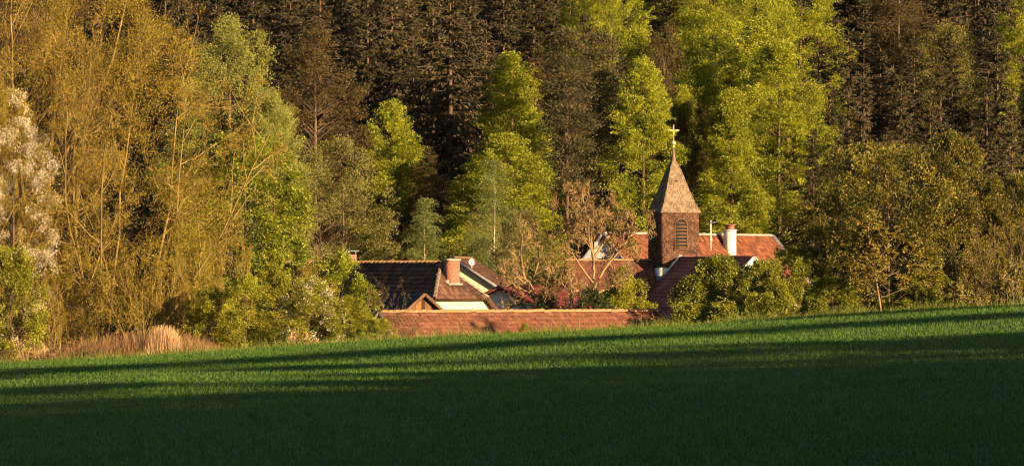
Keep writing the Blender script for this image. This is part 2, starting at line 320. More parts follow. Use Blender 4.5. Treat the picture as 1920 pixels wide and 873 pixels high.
# ------------------------------------------------------------------ roofs and buildings
def tile_plane(rng, O, e, d, n, poly, tw, tl, flat=False, lift=0.045):
    """individual tiles on a roof plane; e along the eave, d down the slope, poly in (s,t) of e,d"""
    O, e, d, n = (np.asarray(v, float) for v in (O, e, d, n)); poly = np.asarray(poly, float)
    s0, t0 = poly.min(0); s1, t1 = poly.max(0)
    ns, nt_ = int(math.ceil((s1 - s0) / tw)), int(math.ceil((t1 - t0) / tl))
    S, Tt = np.meshgrid(s0 + (np.arange(ns) + 0.5) * (s1 - s0) / ns, t0 + (np.arange(nt_) + 0.5) * (t1 - t0) / nt_)
    if flat: S = S + ((np.arange(nt_) % 2) * 0.5 * tw)[:, None]
    S = S.ravel(); Tt = Tt.ravel(); ins = np.zeros(len(S), bool)
    for i in range(len(poly)):
        (xa, ya), (xb, yb) = poly[i], poly[(i + 1) % len(poly)]
        c = (ya > Tt) != (yb > Tt)
        with np.errstate(divide='ignore', invalid='ignore'):
            ins ^= c & (S < (xb - xa) * (Tt - ya) / (yb - ya) + xa)
    S, Tt = S[ins], Tt[ins]; k = len(S)
    cx = np.array([-0.49, -0.49, 0.49, 0.49] if flat else [-0.5, -0.2, 0.2, 0.5]) * tw
    cz = np.array([0.004, 0.004, 0.004, 0.004] if flat else [0.012, 0.0, 0.0, 0.012])
    if flat: cx = np.array([-0.485, -0.16, 0.16, 0.485]) * tw
    loc = [(x, -0.55 * tl, z + 0.004) for x, z in zip(cx, cz)] + [(x, 0.55 * tl, z + lift) for x, z in zip(cx, cz)] + [(x, 0.55 * tl, 0.0) for x in cx]
    loc = np.array(loc); js = rng.normal(0, 0.012 if not flat else 0.006, k); jt = rng.normal(0, 0.014, k); jz = rng.uniform(0, 0.012, k)
    A = (S + js)[:, None] + loc[None, :, 0]; B = (Tt + jt)[:, None] + loc[None, :, 1]; C = jz[:, None] + loc[None, :, 2]
    V = O + A[..., None] * e + B[..., None] * d + C[..., None] * n
    q = np.array([(0,1,5,4),(1,2,6,5),(2,3,7,6),(4,5,9,8),(5,6,10,9),(6,7,11,10)])
    F = (np.arange(k) * 12)[:, None, None] + q[None]
    return V.reshape(-1, 3), F.reshape(-1, 4), np.repeat(rng.uniform(0, 1, k), 12)

def ridge_tile_mesh(name, mat, L=0.4, r=0.13):
    th = np.linspace(-0.15, np.pi + 0.15, 7)
    V = np.array([(x, math.cos(a) * rr, math.sin(a) * rr * 0.8 - 0.03) for x, rr in ((-L/2, r * 0.9), (L/2 + 0.03, r * 1.12)) for a in th]
                 + [(L/2 + 0.03, math.cos(a) * r * 0.9, math.sin(a) * r * 0.7 - 0.03) for a in th])
    F = [(i, i+1, 8+i, 7+i) for i in range(6)] + [(7+i, 8+i, 15+i, 14+i) for i in range(6)]
    return mesh_of(name, [(V, F, None)], mat)

class Gable:
    """gable house; local x along ridge from 0 to L, ridge at z=hr over ground z=0"""
    def __init__(s, name, label, cat, px, py, D, ang, L, w, pitch, over=0.3, overx=0.25, group=None):
        gx, gz = XY(px, D), ZZ(py, D)
        s.g0 = float(ground(gx, D)) - 0.3
        s.root = obj(name, None, None, (gx, D, s.g0), ang, label=label, category=cat)
        s.hr = gz - s.g0; s.L, s.w, s.p, s.over, s.ox = L, w, math.tan(pitch), over, overx
        s.he = s.hr - w * s.p
    def zroof(s, y): return s.hr - abs(y) * s.p
    def walls(s, mat, th=0.08):
        L, w, hr, he = s.L, s.w, s.hr - 0.12, s.he - 0.12
        P = [(0, -w, 0), (0, w, 0), (0, w, he), (0, 0, hr), (0, -w, he)]
        obj('wall', mesh_of('wall', prism_part(P, (L, 0, 0)), mat), s.root)
    def slope(s, side, rng, mat, tw=0.25, tl=0.3, flat=False, x0=None, x1=None, extra=0.0, poly=None, under=None):
        """side -1 / +1 : tiles and deck of one roof slope"""
        x0 = -s.ox if x0 is None else x0; x1 = s.L + s.ox if x1 is None else x1
        run = s.w + s.over + extra; c = 1 / math.hypot(1, s.p); sl = run / c
        d = np.array((0, side * c, -s.p * c)); e = np.array((1., 0, 0)); n = np.array((0, side * s.p * c, c))
        O = np.array((0, 0, s.hr))
        poly = poly or [(x0, 0), (x1, 0), (x1, sl), (x0, sl)]
        P = [O + a * e + b * d - n * 0.004 for a, b in poly]
        if side > 0: P = P[::-1]
        obj('roof_deck', mesh_of('roof_deck', prism_part(P, -n * 0.09), under or mat), s.root)
        obj('roof_tiles', mesh_of('roof_tiles', [tile_plane(rng, O, e, d, n, poly, tw, tl, flat)], mat), s.root, kind='stuff')
    def ridge(s, rng, mat, x0=None, x1=None, step=0.36, r=0.13):
        x0 = -s.ox if x0 is None else x0; x1 = s.L + s.ox if x1 is None else x1
        me = ridge_tile_mesh('ridge_tile', mat, step, r)
        for k in range(int((x1 - x0) / step)):
            o = obj('ridge_tile', me, s.root, (x0 + (k + 0.5) * step, rng.normal(0, 0.008), s.hr + 0.035 + rng.normal(0, 0.008)))
            o.rotation_euler = (rng.normal(0, 0.03), rng.normal(0, 0.02), rng.normal(0, 0.02))
    def verge(s, x, side, mat, w=0.05, h=0.2, y1=None, name='verge_board'):
        y1 = s.w + s.over if y1 is None else y1
        a = (x, 0, s.hr - 0.03); b = (x, side * y1, s.hr - y1 * s.p - 0.03)
        V, F, t = beam_part(a, b, w, h, up=(0, 0, 1)); obj(name, mesh_of(name, [(V, F, t)], mat), s.root)

def build_barn():
    rng = np.random.default_rng(11)
    px0, px1, D = 716, 1236, 221.0; ang = math.radians(30)
    t_ = (px1 - 960) / FPX; x0 = XY(px0, D); L = (t_ * D - x0) / (math.cos(ang) - t_ * math.sin(ang))
    b = Gable('barn', 'low barn with long weathered red tiled roof just behind the field crest', 'barn', px0, 585, D, ang, L, 3.7, math.radians(38), 0.3, 0.12)
    b.walls(M['render_white'])
    b.slope(-1, rng, M['tile_barn'], 0.2, 0.3); b.slope(1, rng, M['tile_barn'], 0.3, 0.4)
    b.ridge(rng, M['ridge_clay'], step=0.33, r=0.14)
    for side in (-1, 1):
        b.verge(b.L + 0.16, side, M['trim_pale'], 0.05, 0.13); b.verge(-0.16, side, M['trim_pale'], 0.05, 0.13)
build_barn()

def chimney(root, lo, hi, mat, cap=None, capmat=None, name='chimney', flash=None):
    c = obj(name, mesh_of(name, [box_part(lo, hi)], mat), root)
    x0, y0, _ = lo; x1, y1, z1 = hi
    if cap: obj('chimney_cap', mesh_of('chimney_cap', [box_part((x0 - cap, y0 - cap, z1 + 0.002), (x1 + cap, y1 + cap, z1 + 0.09))], capmat), c)
    return c

def build_house_yellow():
    rng = np.random.default_rng(12)
    # ridge runs away to the back left; the half-hipped gable faces front right
    a = math.radians(38); ang = math.atan2(-math.cos(a), math.sin(a))
    D = 258.0; L = 14.3; HIP = 1.75
    gx, gz = XY(827, D), ZZ(492, D); ux = (math.sin(a), -math.cos(a))
    # local origin at the far ridge end so that x grows toward the viewer
    fx, fy = gx - ux[0] * L, D - ux[1] * L
    h = Gable('farmhouse', 'old farmhouse with dark half-hipped tile roof, yellow gable wall and brick chimney', 'house', 0, 0, 100, ang, L + HIP, 4.6, math.radians(45.5), 0.35, 0.0)
    h.g0 = float(ground(gx, D)) - 0.3; h.root.location = (fx, fy, h.g0); h.hr = gz - h.g0; h.he = h.hr - h.w * h.p
    xe = L + HIP                                  # half-hip eave
    ze = h.hr - HIP * 1.04; ye = (h.hr - ze) / h.p
    xw = xe - 0.35                                # gable wall plane
    zt = ze + 0.06
    P = [(0, -h.w, 0), (0, h.w, 0), (0, h.w, h.he - 0.12), (0, ye, zt - 0.12), (0, -ye, zt - 0.12), (0, -h.w, h.he - 0.12)]
    obj('wall', mesh_of('wall', prism_part(P, (xw, 0, 0)), M['render_yellow']), h.root)
    c = 1 / math.hypot(1, h.p); sl = (h.w + h.over) / c; sy = ye / c
    for side in (-1, 1):
        h.slope(side, rng, M['tile_old'], 0.26, 0.33, poly=[(-0.2, 0), (L, 0), (xe, sy), (xe, sl), (-0.2, sl)])
    # half-hip plane
    n = nrm(np.array((h.hr - ze, 0, HIP))); d = nrm(np.array((HIP, 0, -(h.hr - ze)))); e = np.array((0, 1., 0)); O = np.array((L, 0, h.hr))
    dl = math.hypot(HIP, h.hr - ze) + 0.12
    poly = [(0, 0), (ye, dl), (-ye, dl)]
    Pd = [O + s_ * e + t_ * d - n * 0.004 for s_, t_ in poly]
    hip = obj('hip_deck', mesh_of('hip_deck', prism_part(Pd, -n * 0.09), M['tile_old']), h.root)
    obj('hip_tiles', mesh_of('hip_tiles', [tile_plane(rng, O, e, d, n, poly, 0.2, 0.3)], M['tile_old']), h.root, kind='stuff')
    h.ridge(rng, M['ridge_clay'], 0, L, step=0.38, r=0.14)
    M['ridge_grey'] = surf_mat('lichened_hip_clay', [(0.06, 0.04, 0.03), (0.15, 0.11, 0.085), (0.30, 0.25, 0.2)], 5)
    rt = ridge_tile_mesh('hip_tile', M['ridge_grey'], 0.34, 0.10)
    for side in (-1, 1):
        A = Vector((L, 0, h.hr + 0.02)); B = Vector((xe + 0.05, side * ye, ze + 0.02)); k = int((B - A).length / 0.34)
        for i in range(k):
            o = obj('hip_ridge_tile', rt, h.root, A.lerp(B, (i + 0.5) / k)); o.rotation_euler = (B - A).to_track_quat('X', 'Z').to_euler()
        obj('verge_board', mesh_of('verge_board', [beam_part((xe - 0.05, side * (ye + 0.05), ze - 0.1), (xe - 0.05, side * (h.w + 0.33), h.hr - (h.w + 0.33) * h.p - 0.1), 0.06, 0.24)], M['lath']), h.root)
        obj('soffit', mesh_of('soffit', [beam_part((xe - 0.22, side * (ye + 0.05), ze - 0.16), (xe - 0.22, side * (h.w + 0.3), h.hr - (h.w + 0.3) * h.p - 0.16), 0.26, 0.04)], M['board']), h.root)
    obj('eave_board', mesh_of('eave_board', [box_part((xe - 0.06, -ye - 0.1, ze - 0.17), (xe + 0.0, ye + 0.1, ze - 0.05))], M['lath']), h.root)
    ch = chimney(h.root, (L + 0.62, -0.30, h.hr - 1.7), (L + 1.08, 0.42, h.hr + 0.10), M['brick'], 0.05, M['ridge_mortar'])
    zf = h.hr - 1.08 * 1.04
    obj('flashing', mesh_of('flashing', [box_part((L + 1.08, -0.40, zf - 0.06), (L + 1.24, 0.52, zf + 0.04)), box_part((L + 0.7, -0.46, zf - 0.02), (L + 1.08, -0.303, zf + 0.2))], M['ridge_mortar']), ch)
    ch2 = chimney(h.root, (L - 8.4, -0.35, h.hr - 1.0), (L - 7.85, 0.2, h.hr + 0.45), M['brick'])
    obj('chimney_hood', mesh_of('chimney_hood', [box_part((L - 8.5, -0.45, h.hr + 0.62), (L - 7.75, 0.3, h.hr + 0.68))] +
        [box_part((L - 8.38 + dx, -0.33 + dy, h.hr + 0.452), (L - 8.33 + dx, -0.28 + dy, h.hr + 0.618)) for dx in (0, 0.46) for dy in (0, 0.46)], M['lead']), ch2)
build_house_yellow()

def build_shed():
    rng = np.random.default_rng(13)
    a = math.radians(32); ang = math.atan2(-math.cos(a), math.sin(a)); D = 231.0; L = 4.2
    gx, gz = XY(792, D), ZZ(550, D)
    s = Gable('wooden_shed', 'small shed with vertical brown boards in its gable and slate roof', 'shed', 0, 0, 100, ang, L, 2.4, math.radians(38), 0.25, 0.22)
    s.g0 = float(ground(gx, D)) - 0.3; s.root.location = (gx - math.sin(a) * L, D + math.cos(a) * L, s.g0); s.hr = gz - s.g0; s.he = s.hr - s.w * s.p
    s.L = L - 0.06; s.walls(M['dark']); s.L = L
    bw = 0.17; n = int(2 * s.w / bw)
    for i in range(n):
        y0 = -s.w + i * bw; y1 = y0 + bw - 0.015; j = rng.uniform(0, 0.02)
        P = [(L - 0.055, y0, 1.5), (L - 0.055, y1, 1.5), (L - 0.055, y1, s.zroof(y1) - 0.12), (L - 0.055, y0, s.zroof(y0) - 0.12)]
        if y0 < 0 < y1: P.insert(3, (L - 0.055, 0, s.hr - 0.12))
        parts = prism_part(P, (0.035 + j, 0, 0)); t = rng.uniform(0, 1)
        obj('board', mesh_of('board', [(V, F, np.full(len(V), t)) for V, F, _ in parts], M['board']), s.root)
    for side in (-1, 1):
        s.slope(side, rng, M['tile_slate'], 0.28, 0.28, True)
        s.verge(L + 0.24, side, M['lath'], 0.05, 0.15)
build_shed()

def build_cream():
    rng = np.random.default_rng(14)
    D = 273.0; ang = math.radians(90 - 6)
    h = Gable('cream_house', 'cream gabled house behind the farmhouse chimney', 'house', 849, 483, D, ang, 9.0, 4.6, math.radians(32.5), 0.3, 0.3)
    h.walls(M['render_cream'])
    for side in (-1, 1):
        h.slope(side, rng, M['tile_old'], 0.3, 0.35); h.verge(-0.32, side, M['trim_grey'], 0.05, 0.16)
    h.ridge(rng, M['ridge_clay'])
    y = -0.95; z = h.zroof(y)
    m = obj('antenna_mast', mesh_of('antenna_mast', [box_part((1.0, y - 0.025, z - 0.2), (1.05, y + 0.025, z + 0.55))], M['steel']), h.root)
    # dish: shallow bowl facing front right
    th = np.linspace(0, 2 * np.pi, 17)[:-1]; V = [(0.0, 0, 0)] + [(-0.10 * q * q, q * 0.2 * math.cos(t), q * 0.2 * math.sin(t)) for q in (0.5, 1) for t in th]
    F3 = [(0, 1 + i, 1 + (i + 1) % 16) for i in range(16)]; F4 = [(1 + i, 17 + i, 17 + (i + 1) % 16, 1 + (i + 1) % 16) for i in range(16)]
    V = np.array(V) + np.array((0.96, y - 0.05, z + 0.38)); obj('satellite_dish', mesh_of('satellite_dish', [(V, F3, None), (V, F4, None), beam_part((0.98, y - 0.05, z + 0.36), (0.66, y - 0.05, z + 0.30), 0.03, 0.03)], M['steel']), m)
build_cream()

def build_white():
    rng = np.random.default_rng(15)
    b = math.radians(35); ang = math.atan2(math.cos(b), math.sin(b)); D = 267.0
    h = Gable('white_outbuilding', 'white rendered outbuilding with low dark red roof between farmhouse and gnarled tree', 'building', 939, 537, D, ang, 5.6, 3.2, math.radians(22.5), 0.25, 0.25)
    h.walls(M['render_white'])
    for side in (-1, 1):
        h.slope(side, rng, M['sheet_red'], 0.5, 0.6, True); h.verge(-0.27, side, M['sheet_red'], 0.05, 0.16)
    obj('ridge_cap', mesh_of('ridge_cap', [box_part((-0.25, -0.09, h.hr + 0.03), (5.8, 0.09, h.hr + 0.075))], M['sheet_red']), h.root)
build_white()

def build_long():
    rng = np.random.default_rng(16)
    b = math.radians(30); ang = math.atan2(math.cos(b), math.sin(b)); D = 317.0
    h = Gable('long_house', 'long house with bright orange-red roof and white gable behind the church tower', 'house', 1132, 437, D, ang, 24.0, 5.2, math.radians(49), 0.3, 0.1)
    h.walls(M['render_white'])
    h.slope(-1, rng, M['tile_orange'], 0.24, 0.3); h.slope(1, rng, M['tile_orange'], 0.4, 0.5)
    h.ridge(rng, M['ridge_mortar'], step=0.4, r=0.15)
    for side in (-1, 1):
        h.verge(-0.12, side, M['trim_grey'], 0.12, 0.22); h.verge(h.L + 0.15, side, M['trim_grey'], 0.3, 0.35)
    ch = chimney(h.root, (15.4, -1.45, h.hr - 2.2), (15.95, -0.75, h.hr + 0.28), M['trim_pale'], 0.04, M['trim_pale'])
    obj('chimney_pot', mesh_of('chimney_pot', [box_part((15.5, -1.35, h.hr + 0.372), (15.64, -0.85, h.hr + 0.62)), box_part((15.75, -1.35, h.hr + 0.372), (15.88, -0.85, h.hr + 0.6)), box_part((15.45, -1.4, h.hr + 0.622), (15.92, -0.8, h.hr + 0.70))], M['brick']), ch)
    y = -0.9; z = h.zroof(y)
    an = obj('antenna', mesh_of('antenna', [box_part((13.25, y - 0.03, z - 0.1), (13.31, y + 0.03, z + 2.0)), beam_part((12.8, y - 0.5, z + 1.85), (13.65, y + 0.35, z + 1.85), 0.04, 0.04),
        ] + [beam_part((12.9 + q, y - 0.40 + q - 0.25, z + 1.87), (12.9 + q, y - 0.40 + q + 0.25, z + 1.87), 0.015, 0.015) for q in np.linspace(0, 0.65, 6)] + [box_part((13.2, y - 0.12, z + 0.55), (13.24, y + 0.12, z + 0.8))], M['steel']), h.root)
    # roof light left of the chimney
    c = 1 / math.hypot(1, h.p); d = np.array((0, -c, -h.p * c)); n = np.array((0, -h.p * c, c)); O = np.array((13.9, 0, h.hr)) + d * 3.1 + n * 0.06
    obj('skylight', mesh_of('skylight', prism_part([O, O + d * 0.9, O + d * 0.9 + np.array((0.7, 0, 0)), O + np.array((0.7, 0, 0))], n * 0.06), M['steel']), h.root)
    # lower wing in front
    w = Gable('side_wing', 'lower wing with dull red roof under the white gable, behind the gnarled tree', 'building', 1064, 488, 300.0, math.radians(3), 5.1, 4.4, math.radians(40), 0.3, 0.15)
    w.walls(M['render_white'])
    w.slope(-1, rng, M['tile_red'], 0.25, 0.31); w.slope(1, rng, M['tile_red'], 0.4, 0.5); w.ridge(rng, M['ridge_clay'])
build_long()

def build_church():
    rng = np.random.default_rng(17)
    a = math.radians(18.7); ang = math.atan2(-math.cos(a), math.sin(a)); D = 300.0
    gx = XY(1263, D); g0 = float(ground(gx, D)) - 0.3
    root = obj('church', None, None, (gx, D, g0), ang, label='small church with dark shingled bell tower, pointed spire, gilded cross and plum tiled nave', category='church')
    hs = 1.18; z_eave = ZZ(399, D) - g0; z_sh = ZZ(501, D) - g0; hr = ZZ(483, D) - g0
    # --- tower
    tower = obj('tower', mesh_of('tower', [box_part((-hs, -hs, 0), (hs, hs, z_eave + 0.05))], M['render_white']), root)
    core = M['shingle_dark']
    obj('tower_cladding', mesh_of('tower_cladding', [box_part((-hs - 0.03, -hs - 0.03, z_sh), (hs + 0.03, hs + 0.03, z_eave + 0.03))], core), root)
    ww, z0w, z1w = 0.40, ZZ(466, D) - g0, ZZ(423, D) - g0          # louvred bell opening: half width, sill, spring line
    parts = []
    for k in range(4):
        th = k * math.pi / 2; nn = np.array((math.cos(th), math.sin(th), 0)); ee = np.array((-math.sin(th), math.cos(th), 0))
        hz = z_eave - z_sh
        V, F, t = tile_plane(rng, nn * (hs + 0.032) + np.array((0, 0, z_eave)), ee, np.array((0, 0, -1.)), nn, [(-hs - 0.02, 0), (hs + 0.02, 0), (hs + 0.02, hz), (-hs - 0.02, hz)], 0.10, 0.14, True, 0.022)
        cen = V.reshape(-1, 12, 3).mean(1); lat = cen @ ee; zc = cen[:, 2]
        keep = ~((np.abs(lat) < ww + 0.03) & (zc > z0w - 0.05) & (zc < z1w + np.sqrt(np.maximum(0, ww ** 2 - lat ** 2)) + 0.03))
        q = np.repeat(keep, 6); parts.append((V, F[q], t))
    obj('tower_shingles', mesh_of('tower_shingles', parts, M['shingle_dark']), root, kind='stuff')
    arc = [(ww * math.cos(t), z1w + ww * math.sin(t)) for t in np.linspace(0, math.pi, 11)]
    outline = [(ww, z0w)] + arc + [(-ww, z0w)]
    for k in range(4):
        th = k * math.pi / 2; nn = np.array((math.cos(th), math.sin(th), 0)); ee = np.array((-math.sin(th), math.cos(th), 0))
        P3 = lambda l, z, o: nn * (hs + o) + ee * l + np.array((0, 0, z))
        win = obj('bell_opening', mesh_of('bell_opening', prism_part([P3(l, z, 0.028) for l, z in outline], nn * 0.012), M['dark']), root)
        pr = [beam_part(P3(*outline[i], 0.07), P3(*outline[i + 1], 0.07), 0.05, 0.09, up=nn) for i in range(len(outline) - 1)]
        pr.append(beam_part(P3(-ww - 0.05, z0w - 0.03, 0.08), P3(ww + 0.05, z0w - 0.03, 0.08), 0.12, 0.07, up=(0, 0, 1)))
        obj('opening_frame', mesh_of('opening_frame', pr, M['lath']), win)
        ns = 8
        for i in range(ns):
            z = z0w + 0.09 + i * (z1w + 0.28 - z0w) / ns
            hw = ww - 0.03 if z < z1w - 0.05 else math.sqrt(max(0.01, ww ** 2 - (z + 0.1 - z1w) ** 2)) - 0.02
            A, B = P3(-hw, z, 0.085), P3(hw, z, 0.085)
            obj('louver_slat', mesh_of('louver_slat', [beam_part(A, B, 0.10, 0.018, up=nrm(nn * 0.75 + np.array((0, 0, 0.66))))], M['lath']), win)
    # --- spire: bell-cast pyramid with shingles
    prof = [(399, 1.34), (391, 1.18), (379, 1.02), (367, 0.87), (357, 0.745), (340, 0.57), (323, 0.40), (312, 0.25), (303, 0.125)]
    zs = [ZZ(y, D) - g0 for y, _ in prof]; hh = [h * 0.985 for _, h in prof]
    V = []; F = []
    for z, h in zip(zs, hh): V += [(h, -h, z), (h, h, z), (-h, h, z), (-h, -h, z)]
    for i in range(len(zs) - 1):
        for j in range(4): F.append((4*i + j, 4*i + (j+1) % 4, 4*i + 4 + (j+1) % 4, 4*i + 4 + j))
    F.append((3, 2, 1, 0))
    sp = obj('spire', mesh_of('spire', [(np.array(V), F, None)], M['shingle']), root)
    parts = []
    for k in range(4):
        th = k * math.pi / 2; R = np.array([[math.cos(th), -math.sin(th), 0], [math.sin(th), math.cos(th), 0], [0, 0, 1]])
        for i in range(len(zs) - 1):
            h0, h1, za, zb = hh[i + 1], hh[i], zs[i + 1], zs[i]
            d = nrm(np.array((h1 - h0, 0, zb - za))); n = np.array((-d[2], 0, d[0])); n = n if n[0] > 0 else -n; ln = math.hypot(h1 - h0, zb - za)
            v, f, t = tile_plane(rng, (0, 0, 0), (0, 1., 0), d, n, [(-h0 * 1.0, 0), (h0, 0), (h1, ln), (-h1, ln)], 0.09, min(0.12, ln / max(1, round(ln / 0.12))), True, 0.018)
            v = (v + np.array((h0, 0, za))) @ R.T; parts.append((v, f, t))
    obj('spire_shingles', mesh_of('spire_shingles', parts, M['shingle']), sp, kind='stuff')
    hips = []
    for k in range(4):
        sx, sy = ((1, -1), (1, 1), (-1, 1), (-1, -1))[k]
        for i in range(len(zs) - 1): hips.append(beam_part((sx*hh[i], sy*hh[i], zs[i]), (sx*hh[i+1], sy*hh[i+1], zs[i+1]), 0.07, 0.05, up=(sx, sy, 0.5)))
    obj('spire_hips', mesh_of('spire_hips', hips, M['shingle']), sp)
    obj('eave_soffit', mesh_of('eave_soffit', [box_part((-1.27, -1.27, zs[0] - 0.05), (1.27, 1.27, zs[0] - 0.004))], M['shingle_dark']), sp)
    # small hatch in the front of the spire and one at its left
    for th in (0, -math.pi / 2):
        R = lambda x, y, z: (x * math.cos(th) - y * math.sin(th), x * math.sin(th) + y * math.cos(th), z)
        z = ZZ(339, D) - g0
        v, f, t = box_part((0.50, -0.11, z - 0.06), (0.66, 0.11, z + 0.03)); v = np.array([R(*p) for p in v]); obj('spire_vent', mesh_of('spire_vent', [(v, f, t)], M['shingle_dark']), sp)
    # finial cone, ball and cross (lathe)
    def lathe(pr, seg=16):
        P = np.array([(r * math.cos(t), r * math.sin(t), z) for r, z in pr for t in np.arange(seg) / seg * 2 * math.pi])
        return P, [(i*seg + j, i*seg + (j+1) % seg, (i+1)*seg + (j+1) % seg, (i+1)*seg + j) for i in range(len(pr) - 1) for j in range(seg)], None
    zf, zt = ZZ(304, D) - g0, ZZ(277, D) - g0
    obj('finial_cone', mesh_of('finial_cone', [lathe([(0.19, zf - 0.05), (0.15, zf + 0.02), (0.095, zf + 0.35), (0.06, zf + 0.7), (0.045, zt + 0.05)])], M['copper'], True), sp)
    zb = ZZ(268.5, D) - g0; rb = 0.155
    obj('gilded_ball', mesh_of('gilded_ball', [lathe([(0.03, zt - 0.02), (0.05, zt + 0.06), (0.05, zb - rb * 1.05)] + [(max(0.01, rb * math.sin(t)), zb - rb * math.cos(t)) for t in np.linspace(0.25, math.pi - 0.02, 12)])], M['gilt'], True), sp)
    c0, c1 = zb + rb - 0.02, ZZ(234, D) - g0; ca = c0 + (c1 - c0) * 0.66
    obj('gilded_cross', mesh_of('gilded_cross', [box_part((-0.026, -0.031, c0), (0.026, 0.031, c1)), box_part((-0.028, -0.335, ca - 0.036), (0.028, -0.036, ca + 0.036)), box_part((-0.028, 0.036, ca - 0.036), (0.028, 0.335, ca + 0.036))]
        + [box_part((-0.034, s_ * 0.335 - 0.02, ca - 0.055), (0.034, s_ * 0.335 + 0.02, ca + 0.055)) for s_ in (-1, 1)], M['gilt']), sp)
    # --- nave
    n = Gable.__new__(Gable); n.root = root; n.hr = hr; n.w = 5.2; n.p = math.tan(math.radians(47)); n.over = 0.3; n.ox = 0; n.he = hr - n.w * n.p
    xb, xf = -hs - 0.05, 13.3
    P = [(xb, -n.w, 0), (xb, n.w, 0), (xb, n.w, n.he - 0.12), (xb, 0, hr - 0.12), (xb, -n.w, n.he - 0.12)]
    obj('nave_wall', mesh_of('nave_wall', prism_part(P, (xf - xb, 0, 0)), M['render_white']), root)
    for side in (-1, 1): n.slope(side, rng, M['tile_plum'], 0.3, 0.3, True, x0=xb - 0.15, x1=xf + 0.2)
    n.L = xf; n.ridge(rng, M['tile_plum'], x0=hs + 0.05, x1=xf + 0.2, step=0.4)
    for side in (-1, 1): n.verge(xf + 0.22, side, M['trim_pale'], 0.05, 0.2); n.verge(xb - 0.17, side, M['tile_plum'], 0.04, 0.12)
    # lead flashing where roof meets tower
    zl = hr - hs * n.p
    obj('flashing', mesh_of('flashing', [beam_part((hs + 0.045, 0, hr + 0.12), (hs + 0.045, -hs - 0.06, zl + 0.06), 0.05, 0.15), beam_part((hs + 0.045, 0, hr + 0.12), (hs + 0.045, hs + 0.06, zl + 0.06), 0.05, 0.15)], M['trim_pale']), root)
    obj('lead_apron', mesh_of('lead_apron', [prism_part([(-hs + 0.5, -hs - 0.006, zl + 0.12), (-hs + 0.4, -hs - 0.22, zl - 0.16), (hs + 0.02, -hs - 0.22, zl - 0.16), (hs + 0.02, -hs - 0.006, zl + 0.12)], (0, -0.02, 0.02))[i] for i in (0, 1)], M['lead']), root)
build_church()

# ------------------------------------------------------------------ vegetation generators
def lobes(rng, H, zb, R, n, shape):
    """ellipsoid lobes that make up an uneven crown. shape: 'egg','round','cone','bush'"""
    L = []
    Hc = H - zb
    def env(t):
        lo = 0.62 + 0.38 * min(1, t / 0.45) ** 0.7
        return {'egg': lo * max(0.0, 1 - max(0, (t - 0.42) / 0.58) ** 2.0) ** 0.62, 'round': lo * max(0.0, 1 - max(0, (t - 0.5) / 0.5) ** 2.6) ** 0.55,
                'cone': (1 - t) ** 0.55 * min(1, t * 6 + 0.5), 'bush': max(0.0, 1 - t ** 2.2) ** 0.55}[shape]
    L.append((0, 0, zb + Hc * 0.46, R * 0.60, R * 0.60, Hc * 0.40))
    n = int(n * 2.1)
    for i in range(n):
        t = ((i + rng.uniform(0.1, 0.9)) / n) ** 0.9; r = R * env(t) * rng.uniform(0.72, 1.06); a = i * 2.399 + rng.uniform(-0.7, 0.7)
        s = R * rng.uniform(0.17, 0.31) * (0.65 + 0.4 * env(t)); rr = max(0, r - s * 0.55)
        L.append((math.cos(a) * rr, math.sin(a) * rr, min(zb + Hc * t, H - s * 0.8), s, s, s * rng.uniform(0.7, 1.0)))
    return np.array(L)

def open_spots(rng, C, gap, size):
    """indices of the points that stay when holes of about the given size are cut into a crown"""
    k = nrm(rng.normal(size=(9, 3))) * (rng.uniform(0.7, 1.6, (9, 1)) * 2.2 / size); v = np.sin(C @ k.T + rng.uniform(0, 6.28, 9)).sum(1)
    return v > np.quantile(v, gap)

